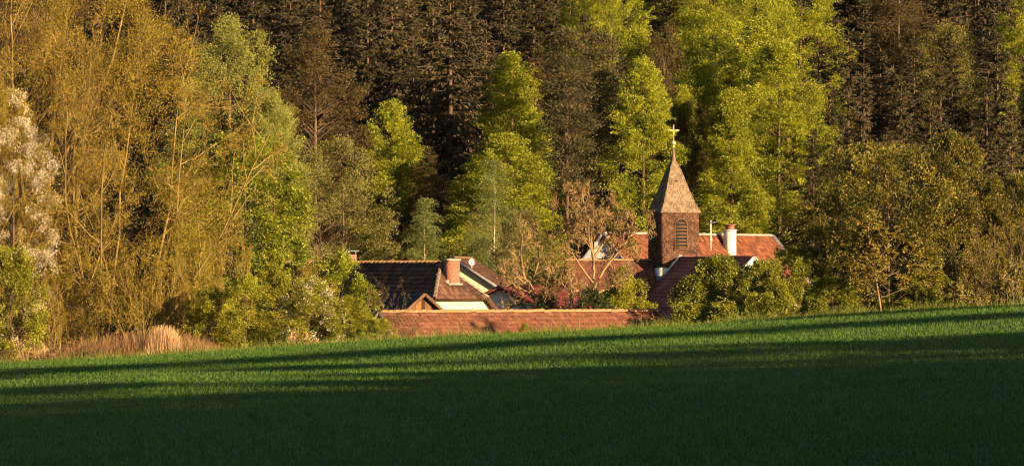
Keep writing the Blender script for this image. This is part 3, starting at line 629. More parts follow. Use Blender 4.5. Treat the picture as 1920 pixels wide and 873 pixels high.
def crown(rng, L, nclump, nleaf, cs, ls, flat=0.3, droop=0.25, aspect=0.6, inner=0.7, up=0.6, tintv=0.18, zmin=0.0, gap=0.22, gsize=None):
    """returns leaf part, clump centres and outward vectors"""
    nclump = int(nclump / (1 - gap))
    area = L[:, 3] * L[:, 5]; area[0] *= 0.16; pk = rng.choice(len(L), nclump, p=area / area.sum()); l = L[pk]
    od = nrm((l[:, :3] - L[0, :3]) * np.array((1, 1, 0.6)) + 1e-6); dv = nrm(rng.normal(size=(nclump, 3)) + od * 0.9 + np.array((0, 0, 0.45))); rad = rng.uniform(inner, 1.02, nclump) ** 0.5
    C = l[:, :3] + dv * l[:, 3:6] * rad[:, None]; C[:, 2] = np.maximum(C[:, 2], zmin + 0.1)
    ok = open_spots(rng, C, gap, gsize or L[0, 3] * 0.42); C, dv = C[ok], dv[ok]; nclump = len(C)
    mid = L[0, :3]; O = nrm(nrm((C - mid) * np.array((1, 1, 0.55))) * 0.7 + dv * 0.6)
    S = cs * rng.uniform(0.6, 1.35, nclump)
    idx = np.repeat(np.arange(nclump), nleaf); n = len(idx)
    o = O[idx]; side = nrm(np.cross(o, np.array((0, 0, 1.)) + rng.normal(size=(nclump, 3))[idx] * 0.25)); nu = np.cross(side, o)
    nu = np.where(nu[:, 2:3] < 0, -nu, nu)
    r = np.sqrt(rng.uniform(0, 1, n)); th = rng.uniform(0, 2 * np.pi, n)
    a = r * np.cos(th); b = r * np.sin(th) * 0.8; c = rng.normal(0, flat, n) * (1 - 0.5 * r)
    P = C[idx] + S[idx][:, None] * (o * a[:, None] + side * b[:, None] + nu * c[:, None])
    P[:, 2] -= droop * S[idx] * (a + 0.6) ** 2 * 0.5
    P[:, 2] = np.maximum(P[:, 2], zmin)
    d = nrm(o * 0.8 + side * b[:, None] * 0.9 + rng.normal(size=(n, 3)) * 0.5 - np.array((0, 0, droop)))
    nn = nrm(nu * up + o * 0.35 + rng.normal(size=(n, 3)) * 0.45)
    Ln = ls * rng.uniform(0.65, 1.4, n)
    ct = rng.normal(0.5, tintv, nclump)
    t = np.clip(ct[idx] + rng.normal(0, 0.16, n), 0, 1)
    return leaf_quads(rng, P, d, nn, Ln, Ln * aspect, t), C, O

def trunk_and_limbs(rng, H, r0, C, n_limbs, lean=0.02, zb=0.1, top=0.9, lr=0.35):
    m = 9; z = np.linspace(0, top * H, m); P = np.stack([np.cumsum(rng.normal(0, lean, m)) * H * 0.06, np.cumsum(rng.normal(0, lean, m)) * H * 0.06, z], -1); P[0, :2] = 0
    R = r0 * (1 - 0.88 * z / (top * H)) + r0 * 0.35 * np.exp(-z / (0.04 * H))
    parts = [tubes(P[None], R[None], 7)]
    if n_limbs:
        pick = rng.choice(len(C), min(n_limbs, len(C)), replace=False); c = C[pick]; k = len(c)
        rr = np.linalg.norm(c[:, :2], axis=1); zs = np.clip(c[:, 2] - rr * rng.uniform(0.4, 0.9, k), zb * H, top * H * 0.97)
        s = np.stack([np.interp(zs, z, P[:, 0]), np.interp(zs, z, P[:, 1]), zs], -1); u = np.linspace(0, 1, 6)[None, :, None]
        mid = (s + c) / 2 + np.stack([np.zeros(k), np.zeros(k), rr * 0.12], -1) + rng.normal(0, 0.04, (k, 3)) * rr[:, None]
        Q = (1 - u) ** 2 * s[:, None] + 2 * u * (1 - u) * mid[:, None] + u ** 2 * c[:, None]
        rb = np.interp(zs, z, R) * lr * rng.uniform(0.5, 1, k)
        parts.append(tubes(Q, rb[:, None] * np.linspace(1, 0.15, 6)[None], 4))
    return parts

class Kind:
    """one tree model: list of (part name, mesh); nominal height and radius"""
    def __init__(s, H, R, parts): s.H, s.R, s.parts = H, R, parts

def leafy(seed, H, R, zb, shape, n_lobes, nclump, nleaf, cs, ls, mat, bark, limbs=60, r0=None, zmin=None, **kw):
    rng = np.random.default_rng(seed); L = lobes(rng, H, zb, R, n_lobes, shape)
    lp, C, O = crown(rng, L, nclump, nleaf, cs, ls, zmin=(zb * 0.6 if zmin is None else zmin), **kw)
    tp = trunk_and_limbs(rng, H, r0 or H * 0.014, C, limbs)
    parts = [('trunk', mesh_of('trunk', tp, M[bark], True)), ('crown', mesh_of('crown', [lp], M[mat]))]
    return Kind(H, R, parts)

def spruce(seed, H=26.0, R=3.4, bare=0.12, dens=1.0, mat='spruce'):
    rng = np.random.default_rng(seed)
    z = []; h = H * bare
    while h < H * 0.985: z.append(h); h += rng.uniform(0.28, 0.44)
    z = np.array(z); nb = 8; zz = np.repeat(z, nb) + rng.normal(0, 0.12, len(z) * nb); k = len(zz)
    t = np.clip((zz - H * bare) / (H * (1 - bare)), 0, 1)
    L = 1.12 * R * (1 - t) ** 0.66 * np.clip(t * 7 + 0.45, 0, 1) * rng.uniform(0.62, 1.12, k) + 0.15
    # whole sectors missing or longer now and then
    az = rng.uniform(0, 2 * np.pi, k); sect = 0.82 + 0.28 * np.sin(az * 2 + zz * 0.35 + rng.uniform(0, 6)) * np.sin(zz * 0.9)
    L *= sect
    keep = rng.uniform(size=k) < 0.93; zz, L, az, t = zz[keep], L[keep], az[keep], t[keep]; k = len(zz)
    m = 7; u = np.linspace(0, 1, m)
    dr = (0.42 * (1 - t) + 0.02)                     # droop
    rad = L[:, None] * u[None]; drop = L[:, None] * (dr[:, None] * (-1.15 * u ** 1.4 + 0.45 * u ** 3)[None] * 1.3) + (0.28 * t * L)[:, None] * u[None]
    B = np.stack([np.cos(az)[:, None] * rad, np.sin(az)[:, None] * rad, zz[:, None] + drop], -1)
    tz = np.linspace(0, H, 10); tr = 0.011 * H * (1 - tz / H) ** 0.9 + 0.02
    wob = np.cumsum(rng.normal(0, 0.012, (10, 2)), 0) * np.linspace(0, 1, 10)[:, None]
    T = np.stack([wob[:, 0], wob[:, 1], tz], -1)
    trunk = [tubes(T[None], tr[None], 6)]
    pick = rng.uniform(size=k) < 0.3
    trunk.append(tubes(B[pick], (0.012 + 0.010 * L[pick])[:, None] * np.linspace(1, 0.3, m)[None], 3))
    # dead stubs on the lower stem
    # sprays: lateral twigs along each branch, hanging
    ns = max(4, int(17 * dens)); idx = np.repeat(np.arange(k), ns); n = len(idx); q = rng.uniform(0.05, 1.0, n) * (m - 1)
    i = np.minimum(q.astype(int), m - 2); f = (q - i)[:, None]; S = B[idx, i] * (1 - f) + B[idx, i + 1] * f
    tg = nrm(B[idx, i + 1] - B[idx, i]); lat = nrm(np.cross(tg, (0, 0, 1.))) * rng.choice([-1, 1], n)[:, None]
    sl = (0.26 + 0.20 * L[idx]) * rng.uniform(0.5, 1.1, n) * (1.15 - 0.6 * q / (m - 1))
    dd = nrm(tg * 0.75 + lat * rng.uniform(0.2, 1.0, n)[:, None] + np.array((0, 0, -1.)) * (rng.uniform(0.1, 0.9, n) * (1 - 0.6 * t[idx]))[:, None])
    ct = rng.normal(0.5, 0.16, k)
    out = []
    for s_ in range(3):       # three needle strips per spray, spread apart
        e = nrm(dd + rng.normal(size=(n, 3)) * 0.32 - np.array((0, 0, 0.12 + 0.34 * s_)))
        st = S + dd * (sl * 0.22 * s_)[:, None]
        ln = sl * rng.uniform(0.5, 0.95, n)
        out.append(leaf_quads(rng, st, e, nrm(rng.normal(size=(n, 3)) * 0.45 + np.array((0, 0, 0.3)) + tg * 0.6), ln, ln * rng.uniform(0.22, 0.38, n), np.clip(ct[idx] + rng.normal(0, 0.08, n), 0, 1)))
    return Kind(H, R, [('trunk', mesh_of('trunk', trunk, M['bark_spruce'], True)), ('crown', mesh_of('crown', out, M[mat]))])

def twiggy(seed, stems, levels, leafmat, twigmat, barkmat, nleaf=0, ls=0.08, wob=0.10, trop0=(0, 0, 0.06), clip=None, leaf_aspect=0.45, ends=None, fill=None, minw=0.013, grow=1.0):
    """stems: list of (x,y,z, dx,dy,dz, length, radius); levels: list of (n, ratio, angle, rad_ratio, tropism)"""
    rng = np.random.default_rng(seed); st = np.array(stems, float); st[:, 6] *= grow; st[:, 2] *= grow
    P = curve(rng, st[:, :3], nrm(st[:, 3:6]), st[:, 6], 9, wob, trop0); R = st[:, 7]; L = st[:, 6]
    trunk = [tubes(P, R[:, None] * np.linspace(1, 0.3, 9)[None], 7)]; tw = []; leaves = []
    for li, (n, ratio, ang, rr, trop) in enumerate(levels):
        S, d, idx, t = children(rng, P, n, ang, 0.2 if li else 0.28)
        L2 = L[idx] * ratio * rng.uniform(0.5, 1.2, len(idx)) * (1.15 - 0.55 * t); R2 = R[idx] * rr * (1 - 0.55 * t)
        if clip is not None:
            ok = clip(S); S, d, L2, R2 = S[ok], d[ok], L2[ok], R2[ok]
        m = 6 if li == 0 else (5 if li == 1 else (4 if li < len(levels) - 1 else 3))
        P = curve(rng, S, d, L2, m, wob * (1.2 + 0.3 * li), trop); L, R = L2, R2
        if li == 0: trunk.append(tubes(P, R[:, None] * np.linspace(1, 0.3, m)[None], 5))
        elif li == 1: trunk.append(tubes(P, R[:, None] * np.linspace(1, 0.3, m)[None], 4))
        elif li < len(levels) - 1: tw.append(ribbons(rng, P, np.maximum(R * 2, minw), rng.uniform(0.2, 0.9, len(P))))
        else: tw.append(spikes(rng, P, np.maximum(R * 2, minw), rng.uniform(0, 1, len(P))))
    fl_leaf = []
    if fill:
        fH, fR, fz, fshape, fn, fr, fleaf, cs, fl_len = fill
        Lb = lobes(rng, fH, fz, fR, 40, fshape); lp, C, O = crown(rng, Lb, fn, fleaf, cs, ls, flat=0.5, droop=0.1, aspect=leaf_aspect, up=0.2, inner=0.45, zmin=0.1)
        fl_leaf = [lp]; fn = len(C); ix = np.repeat(np.arange(fn), fr); n_ = len(ix); up_ = np.array((0, 0, 0.35))
        S_ = C[ix] + rng.normal(0, cs * 0.45, (n_, 3)); d_ = nrm(O[ix] * 0.7 + up_ + rng.normal(size=(n_, 3)) * 0.6)
        tw.append(spikes(rng, curve(rng, S_, d_, rng.uniform(0.5, 1.2, n_) * fl_len, 4, 0.09, (0, 0, 0)), rng.uniform(0.007, 0.016, n_), rng.uniform(0, 1, n_)))
    parts = [('trunk', mesh_of('trunk', trunk, M[barkmat], True)), ('branches', mesh_of('branches', tw, M[twigmat]))]
    if nleaf:
        def lv(nl, sz, asp, mt, nm):
            S, d, idx, t = children(rng, P, nl, 0.8, 0.1); n = len(S); Ln = sz * rng.uniform(0.6, 1.4, n)
            ct = rng.normal(0.5, 0.15, len(P)); return (nm, mesh_of(nm, (fl_leaf if nm == 'crown' else []) + [leaf_quads(rng, S, d, nrm(rng.normal(size=(n, 3)) + np.array((0.2, -0.3, 0.5))), Ln, Ln * asp, np.clip(ct[idx] + rng.normal(0, 0.2, n), 0, 1))], M[mt]))
        parts.append(lv(nleaf, ls, leaf_aspect, leafmat, 'crown'))
        if ends: parts.append(lv(ends[0], ends[1], 0.9, ends[2], 'blossom'))
    H = float(P[..., 2].max()); Rr = float(np.percentile(np.abs(P[..., :2]), 98))
    if fill: H, Rr = fH, fR
    return Kind(H, Rr, parts)

def place(kind, name, label, cat, px, D, ytop, width=None, rz=0.0, group=None, sink=0.15, zbase=None, lean=0.0):
    """plant a tree model: px column of its stem, distance, photo row of its top, photo width of its crown"""
    x = XY(px, D); zg = (float(ground(x, D)) if zbase is None else zbase) - sink; H = ZZ(ytop, D) - zg
    sz = H / kind.H; sx = sz if width is None else (width / FPX * D) / (2 * kind.R)
    r = obj(name, None, None, (x, D, zg), rz, label=label, category=cat)
    if group: r['group'] = group
    r.scale = (sx, sx, sz)
    if lean: r.rotation_euler = (0, lean, rz)
    for nm, me in kind.parts: obj(nm, me, r)
    return r

# ------------------------------------------------------------------ wooded slope
SPR = [spruce(100 + i, H, R, b) for i, (H, R, b) in enumerate([(26, 3.3, 0.10), (24, 2.7, 0.16), (28, 3.9, 0.14), (22, 3.6, 0.06), (25, 4.2, 0.2)])]
BEE = [leafy(200 + i, H, R, zb, sh, nl, nc, 84, 0.62, 0.115, 'beech', 'bark_brown', flat=0.16, droop=0.35, aspect=0.65) for i, (H, R, zb, sh, nl, nc) in
       enumerate([(23, 3.9, 5, 'egg', 50, 1500), (22, 3.2, 5, 'cone', 44, 1200), (23, 4.8, 5, 'round', 56, 1700), (20, 2.6, 4, 'egg', 40, 1000)])]
PAL = [leafy(230, 24, 4.6, 5, 'egg', 50, 1500, 80, 0.58, 0.11, 'pale', 'bark_brown', flat=0.25, droop=0.1, aspect=0.6, up=0.5)]
OLV = [leafy(240 + i, 15, 2.9, 2.0, 'round', 34, 950, 66, 0.5, 0.11, 'olive', 'bark_brown', flat=0.3, droop=0.12, aspect=0.5) for i in range(1)]
BRN = [leafy(250 + i, 22, 2.9, 4, 'egg', 34, 950, 68, 0.55, 0.125, 'brown', 'bark_brown', flat=0.3, droop=0.05, aspect=0.5, limbs=200) for i in range(1)]
BIR = [leafy(260, 14, 1.35, 3.5, 'egg', 26, 600, 70, 0.7, 0.09, 'birch', 'bark_pale', flat=0.3, droop=0.9, aspect=0.45, r0=0.13)]

rs = np.random.default_rng(77)
ORD = ['first', 'second', 'third', 'fourth', 'fifth', 'sixth', 'seventh', 'eighth', 'ninth', 'tenth', 'eleventh', 'twelfth', 'thirteenth', 'fourteenth', 'fifteenth', 'sixteenth', 'seventeenth', 'eighteenth', 'nineteenth', 'twentieth']
# dark spruces in rows up the slope: (distance, list of (px, ytop))
rows = [
 ('front', 343, [(722, 335), (1525, 235), (1583, 215), (1662, 255), (1745, 200), (1822, 225), (1898, 190)]),
 ('second', 354, [(600, -40), (690, -70), (775, 80), (845, -60), (912, 40), (1500, 120), (1556, 150), (1620, 110), (1690, 160), (1765, 120), (1850, 150), (1925, 110), (555, 40)]),
 ('third', 366, [(270, -20), (335, -60), (405, -40), (475, -70), (545, -60), (640, -80), (735, -80), (812, -80), (880, -60), (945, -40), (1535, 70), (1590, 60), (1650, 90), (1715, 60), (1785, 70), (1870, 60), (1100, 20), (1040, -20)]),
 ('fourth', 380, [(240, -60), (310, -80), (370, -80), (440, -90), (510, -80), (590, -90), (670, -90), (760, -90), (850, -90), (920, -70), (1000, -60), (1070, -60), (1150, -30), (1225, -30), (1620, 20), (1740, 30), (1830, 0), (1905, -20), (1560, 30)]),
 ('fifth', 398, [(p, -180 - (p * 7) % 90) for p in range(30, 1960, 82)]),
 ('rearmost', 416, [(p, -300 - (p * 11) % 120) for p in range(0, 1980, 104)]),
]
for nm, D, L in rows:
    for i, (p, yt) in enumerate(sorted(L)):
        k = SPR[(i * 2 + len(nm)) % len(SPR)]; Dd = D + rs.uniform(-4, 4)
        side = 'left of the church spire' if p < 1240 else 'right of the church spire'
        j = i if p < 1240 else i - sum(1 for q, _ in L if q < 1240)
        ww = k.R * 2 * ((ZZ(yt, Dd) - float(ground(XY(p, Dd), Dd))) / k.H) * rs.uniform(0.9, 1.25) * FPX / Dd
        place(k, 'spruce_tree', f'dark spruce {side}, {ORD[j]} from left in the {nm} spruce row', 'tree', p, Dd, yt, width=ww, rz=rs.uniform(0, 6.28), group='dark spruces on the wooded slope')

# the wood goes on beyond both sides of the picture
for D, rw in ((357, 'front'), (384, 'middle'), (416, 'rear')):
    for p, sd, od in ((1992, 'right', 'first'), (2070, 'right', 'second'), (-70, 'left', 'first'), (-150, 'left', 'second')):
        k = SPR[int(p + D) % len(SPR)]
        place(k, 'spruce_tree', f'dark spruce beyond the {sd} picture edge, {od} outward in the {rw} row', 'tree', p + rs.uniform(-15, 15), D + rs.uniform(-4, 4), 130 - (D - 345) * 4 + rs.uniform(-30, 30), rz=rs.uniform(0, 6.28), group='spruces beyond the picture edges')
G1 = 'fresh green beeches on the slope'
for k, label, px, D, yt, w, n in [
    (BEE[1], 'bright green layered beech directly right of the spire', 1372, 343, 175, 185, 'beech_tree'),
    (BEE[0], 'largest rounded yellow-green beech at the right end of the beech group', 1462, 348, 85, 225, 'beech_tree'),
    (BEE[2], 'broad yellow-green beech above and behind the spire', 1345, 362, 28, 230, 'beech_tree'),
    (BEE[3], 'yellow-green beech with rounded top high between spire and dark spruces', 1425, 356, 42, 180, 'beech_tree'),
    (BEE[0], 'green beech at the top edge above the beech group', 1500, 376, -60, 200, 'beech_tree'),
    (BEE[2], 'green beech at the top edge left of the dark brown tree', 1150, 368, -30, 200, 'beech_tree'),
    (BEE[3], 'darker green beech directly left of the spire tip', 1205, 344, 118, 150, 'beech_tree'),
    (BEE[1], 'green beech just behind the spire cross', 1275, 347, 170, 150, 'beech_tree'),
    (BEE[1], 'yellow-green open beech left of the tall bare pine trunk', 962, 345, 108, 235, 'beech_tree'),
    (BEE[3], 'lower green beech in front of the open beech', 950, 334, 255, 205, 'beech_tree'),
    (BEE[3], 'small bright green beech against the dark spruces left of centre', 735, 341, 196, 150, 'beech_tree'),
    (BEE[1], 'small green sapling between birch and weeping tree', 855, 336, 345, 85, 'beech_tree'),
    (BEE[0], 'bright green beech at the upper right corner', 1930, 372, -20, 170, 'beech_tree'),
    (BEE[2], 'green beech crown at the top edge over the spire', 1265, 385, -60, 190, 'beech_tree'),
    (BEE[0], 'green beech at the top edge left of the one over the spire', 1085, 374, -60, 150, 'beech_tree'),
    (BEE[0], 'green beech at the top edge right of the one over the spire', 1340, 378, -60, 190, 'beech_tree'),
    (BEE[2], 'green beech behind the gap between the two largest beeches', 1415, 370, -20, 200, 'beech_tree'),
    (BEE[3], 'green beech half hidden behind the brownish tree by the cross', 1322, 353, 125, 140, 'beech_tree')]:
    place(k, n, label, 'tree', px, D, yt, w, rz=rs.uniform(0, 6.28), group=G1)
for k, label, px, D, yt, w in [
    (PAL[0], 'tall pale green broadleaf tree left of the spruces', 432, 330, 42, 265),
    (PAL[0], 'lower pale green broadleaf beside the tall pale one', 515, 326, 185, 150)]:
    place(k, 'broadleaf_tree', label, 'tree', px, D, yt, w, rz=rs.uniform(0, 6.28), group='pale green broadleaf trees')
for k, label, px, D, yt, w in [
    (BRN[0], 'brown budding tree between pale green tree and spruces', 592, 338, 42, 195),
    (BRN[0], 'brown budding tree behind the open beech left of centre', 1022, 350, 92, 150),
    (BRN[0], 'dark brown round tree high left of the big beeches', 1247, 350, 50, 130),
    (BRN[0], 'reddish brown tree at the top edge above the right spruces', 1685, 384, -30, 170),
    (BRN[0], 'brownish tree just right of the spire cross', 1299, 346, 190, 95),
    (BRN[0], 'brown tree low between olive tree and birch', 805, 338, 280, 110)]:
    place(k, 'budding_tree', label, 'tree', px, D, yt, w, rz=rs.uniform(0, 6.28), group='brown budding trees')
place(OLV[0], 'broadleaf_tree', 'tall olive-grey broadleaf tree behind the farmhouse roof', 'tree', 642, 300, 268, 190, rz=1.0)['group'] = 'olive grey trees'
place(OLV[0], 'broadleaf_tree', 'grey-green feathery tree beside the gnarled bare tree', 'tree', 985, 292, 400, 130, rz=2.0)['group'] = 'olive grey trees'
place(OLV[0], 'broadleaf_tree', 'small grey-green tree low behind the cream house', 'tree', 905, 318, 395, 110, rz=4.0)['group'] = 'olive grey trees'
place(OLV[0], 'broadleaf_tree', 'olive broadleaf tree among spruces at the right top', 'tree', 1770, 374, 55, 180, rz=4.0)['group'] = 'olive grey trees'
place(BIR[0], 'birch_tree', 'slender birch with white trunk above the farmhouse ridge', 'tree', 797, 302, 372, 80, rz=0.6)
place(BIR[0], 'birch_tree', 'grey-green weeping birch left of the feathery tree', 'tree', 925, 306, 300, 95, rz=2.6)

# pines with tall bare stems left of the spire
def tall_pine(seed, H=25.0, R=2.4, bare=0.55):
    rng = np.random.default_rng(seed); n = 150; C = []
    for i in range(n):
        t = rng.uniform(bare, 1); r = R * (1 - (t - bare) / (1 - bare)) ** 0.55 * rng.uniform(0.3, 1.0) * (0.6 + 0.4 * min(1, (t - bare) * 6)); a = rng.uniform(0, 6.28)
        C.append((math.cos(a) * r, math.sin(a) * r, t * H * 0.97))
    C = np.array(C); O = nrm(C * np.array((1, 1, 0)) + np.array((0, 0, 0.25))); idx = np.repeat(np.arange(n), 150); k = len(idx)
    P = C[idx] + rng.normal(0, 1, (k, 3)) * np.array((0.55, 0.55, 0.11)); d = nrm(O[idx] + rng.normal(size=(k, 3)) * 0.8)
    P[:, 2] -= 0.12 * ((P - C[idx])[:, :2] ** 2).sum(1)
    lq = leaf_quads(rng, P, d, nrm(rng.normal(size=(k, 3)) + np.array((0, 0, 0.8))), rng.uniform(0.16, 0.34, k), rng.uniform(0.04, 0.08, k), np.clip(rng.normal(0.5, 0.2, n)[idx] + rng.normal(0, 0.12, k), 0, 1))
    tp = trunk_and_limbs(rng, H, 0.24, C, 90, zb=bare, top=0.96, lr=0.5)
    return Kind(H, R, [('trunk', mesh_of('trunk', tp, M['bark_spruce'], True)), ('crown', mesh_of('crown', [lq], M['pinefar']))])
M['pinefar'] = leaf_mat('far_pine_needles', [(0.022, 0.019, 0.009), (0.055, 0.046, 0.019), (0.095, 0.076, 0.030)], 0.08, 0.1)
TP = [tall_pine(31), tall_pine(32, 24, 2.4, 0.4)]
place(TP[0], 'pine_tree', 'pine with long bare brown trunk rising behind the gnarled tree', 'tree', 1064, 339, 30, 120, rz=0.3, group='tall pines left of the spire')
place(TP[1], 'pine_tree', 'dark pine with layered limbs left of the spire', 'tree', 1125, 347, 45, 130, rz=1.9, group='tall pines left of the spire')
place(TP[1], 'pine_tree', 'lower dark pine close behind the gnarled tree top', 'tree', 1165, 350, 130, 120, rz=3.9, group='tall pines left of the spire')

# ------------------------------------------------------------------ village shrubs and the gnarled bare tree
BSH = [leafy(300 + i, 4.0, 2.2, 0.1, 'bush', 26, 520, 70, 0.27, 0.085, 'bush', 'bark_brown', flat=0.35, droop=0.1, aspect=0.6, zmin=0.02, r0=0.06, inner=0.6) for i in range(2)]
BST = leafy(305, 8.0, 1.6, 1.0, 'egg', 30, 620, 66, 0.3, 0.10, 'bush', 'bark_brown', flat=0.35, droop=0.1, zmin=0.1, r0=0.07)
DRK = [leafy(310, 7.0, 1.3, 0.4, 'egg', 26, 360, 50, 0.3, 0.12, 'darkbush', 'bark_brown', flat=0.35, droop=0.1, zmin=0.02, r0=0.06)]
place(BST, 'shrub', 'sunlit green bush left of the church nave roof', 'shrub', 1172, 288, 506, 105, rz=1.2)
place(DRK[0], 'shrub', 'dark evergreen bush at the foot of the gnarled tree', 'shrub', 1022, 260, 553, 75, rz=0.2)
place(DRK[0], 'shrub', 'dark hedge bush right of the gnarled tree', 'shrub', 1110, 258, 545, 95, rz=2.2)
gn = twiggy(41, [(0, 0, 0, 0.04, 0, 1, 7.4, 0.17)] + [(0.1, 0, 5.0 + dz, dx, dy, dzz, ln, r) for dz, dx, dy, dzz, ln, r in [(0, 0.55, 0.1, 0.75, 3.6, 0.055), (0.3, -0.6, 0.1, 0.7, 3.4, 0.05), (0.8, 0.1, -0.6, 0.8, 3.2, 0.05), (0.4, 0.2, 0.7, 0.8, 3.4, 0.06), (1.2, 0.35, -0.2, 1, 3.1, 0.06), (1.2, -0.25, -0.2, 1, 3.1, 0.06), (-0.2, 0.9, -0.3, 0.4, 3.0, 0.06), (-0.3, -0.9, -0.3, 0.4, 3.0, 0.06)]],
             [(10, 0.46, 0.85, 0.5, (0, 0, 0.05)), (9, 0.5, 0.85, 0.5, (0, 0, 0.01)), (9, 0.55, 0.8, 0.55, (0, 0, -0.01)), (7, 0.65, 0.75, 0.6, (0, 0, -0.02))], 'larch', 'twig_tan', 'bark_tan', nleaf=0, wob=0.22, minw=0.021)
place(gn, 'gnarled_tree', 'gnarled leafless tree with tan twigs in front of the red roofs', 'tree', 1108, 262, 336, 270, rz=0.4)
gn2 = twiggy(42, [(0, 0, 0, 0.1, 0, 1, 3.6, 0.10), (0.1, 0, 1.4, -0.5, 0.1, 0.8, 2.4, 0.06), (0.1, 0, 1.8, 0.7, 0, 0.6, 2.2, 0.06), (0.1, 0, 2.0, 0.1, -0.5, 0.8, 2.2, 0.055), (0.1, 0, 2.3, -0.4, -0.3, 0.9, 2.0, 0.05)],
              [(7, 0.5, 0.85, 0.5, (0, 0, 0.06)), (7, 0.52, 0.8, 0.5, (0, 0, 0.0)), (7, 0.55, 0.75, 0.5, (0, 0, 0.0)), (6, 0.6, 0.6, 0.5, (0, 0, 0))], 'larch', 'twig_tan', 'bark_tan', nleaf=0, wob=0.24, minw=0.018)
place(gn2, 'gnarled_tree', 'smaller bare tree left of the big gnarled one', 'tree', 1066, 259, 480, 120, rz=2.4)

# ------------------------------------------------------------------ hedge and trees along the far edge of the field, left
wil = twiggy(51, [(0, 0, 0, 0.02, 0.05, 1, 9.6, 0.102), (0.2, 0, 0.3, 0.50, 0.0, 0.9, 9.3, 0.088), (-0.2, 0, 0.3, -0.42, 0.1, 0.95, 9.6, 0.082), (0.3, -0.2, 0.3, 0.95, -0.2, 0.75, 9.5, 0.075), (-0.3, -0.2, 0.3, -0.8, -0.25, 0.75, 8.0, 0.068),
                  (0.1, -0.3, 0.3, 0.45, -0.55, 0.9, 9.2, 0.082), (0.4, 0, 0.4, 1.0, -0.3, 0.35, 7.5, 0.054), (-0.4, 0, 0.4, -1.0, -0.3, 0.4, 5.5, 0.054), (0, -0.4, 0.4, 0.2, -1.0, 0.45, 5.0, 0.054), (0.2, -0.3, 0.4, 0.75, -0.7, 0.8, 9.0, 0.068), (0.2, -0.3, 0.4, 0.2, -0.7, 0.9, 9.0, 0.068), (0.2, -0.3, 0.4, -0.4, -0.7, 0.9, 8.5, 0.061)],
             [(9, 0.34, 0.8, 0.62, (0.02, 0, 0.04)), (9, 0.42, 0.8, 0.5, (0, 0, 0.0)), (8, 0.46, 0.8, 0.45, (0, 0, -0.01)), (4, 0.6, 0.8, 0.5, (0, 0, -0.02))], 'gold', 'twig_gold', 'bark_gold', nleaf=2, ls=0.065, wob=0.10, fill=(17.0, 6.3, 0.2, 'bush', 2300, 8, 68, 0.55, 0.5), grow=1.4)
place(wil, 'willow_tree', 'large golden mossy tree with fan of pale limbs filling the upper left', 'tree', 170, 216, -75, 545, rz=0.2)
wil2 = twiggy(52, [(0, 0, 0, 0.02, 0, 1, 12.0, 0.24), (0.2, 0, 0.3, 0.3, 0.0, 0.95, 11.5, 0.18), (-0.2, 0, 0.3, -0.35, 0.1, 0.95, 11.0, 0.18), (0.1, -0.3, 0.3, 0.2, -0.4, 0.9, 9, 0.14), (0.1, 0, 5, 0.6, -0.2, 0.8, 7, 0.12), (-0.1, 0, 5, -0.6, -0.2, 0.8, 7, 0.12)],
              [(9, 0.36, 0.8, 0.45, (0, 0, 0.06)), (9, 0.42, 0.8, 0.45, (0, 0, 0.03)), (9, 0.48, 0.75, 0.45, (0, 0, 0.02)), (5, 0.6, 0.7, 0.5, (0, 0, 0.02))], 'gold', 'twig_rust', 'bark_gold', nleaf=2, ls=0.065, wob=0.09, fill=(17.5, 4.6, 0.5, 'egg', 1000, 16, 46, 0.55, 0.6), grow=1.45)
place(wil2, 'willow_tree', 'tall reddish-twigged tree at the left edge behind the white blossom', 'tree', 55, 219, -130, 330, rz=0.9)
def blossom_tree(seed, H, R, zb, n, nl, nb, cs, sz, leaf):
    rng = np.random.default_rng(seed); L = lobes(rng, H, zb, R, 30, 'egg' if zb > 0.2 else 'bush')
    lp, C, O = crown(rng, L, n, nl, cs, sz, flat=0.45, droop=0.1, gap=0.35, zmin=0.1); rng2 = np.random.default_rng(seed + 500)
    bp, C2, O2 = crown(rng2, L, int(n * 0.6), nb, cs * 0.8, sz * 0.85, flat=0.45, droop=0.1, aspect=0.9, gap=0.42, zmin=0.1, tintv=0.1)
    tp = trunk_and_limbs(rng, H, 0.11, C, 120)
    return Kind(H, R, [('trunk', mesh_of('trunk', tp, M['bark_brown'], True)), ('crown', mesh_of('crown', [lp], M[leaf])), ('blossom', mesh_of('blossom', [bp], M['blossom']))])
blo = blossom_tree(53, 12.6, 2.2, 1.5, 760, 60, 80, 0.36, 0.062, 'gold')
place(blo, 'blossom_tree', 'tree in white blossom at the left edge', 'tree', 25, 211, 175, 175, rz=0.4)
sh = lambda k, label, px, D, yt, w, rz=0.0: place(k, 'shrub', label, 'shrub', px, D, yt, w, rz=rz, group='shrubs along the far field edge')
hed = twiggy(54, [(rx, ry, 0, rx * 0.5, ry * 0.4 - 0.1, 1.6, 5.6, 0.05) for rx, ry in [(-1.2, 0), (-0.7, 0.2), (-0.3, -0.2), (0.1, 0.1), (0.5, -0.1), (0.9, 0.2), (1.3, 0), (0, -0.5), (-0.8, -0.5), (0.8, -0.5)]],
             [(9, 0.42, 0.7, 0.5, (0, 0, 0.04)), (8, 0.5, 0.65, 0.5, (0, 0, 0)), (7, 0.55, 0.6, 0.5, (0, 0, 0))], 'gold', 'twig_gold', 'bark_gold', nleaf=5, ls=0.065, wob=0.14)
sh(hed, 'golden twiggy shrub under the large mossy tree', 285, 210, 440, 190, 0.5)
sh(hed, 'golden twiggy shrub right of the large mossy tree', 395, 212, 395, 165, 2.5)
sh(hed, 'golden twiggy shrub below the blossom tree', 125, 211, 470, 170, 4.1)
sh(BSH[0], 'green bush low at the left edge before the blossom', 20, 207, 470, 150, 1.0)
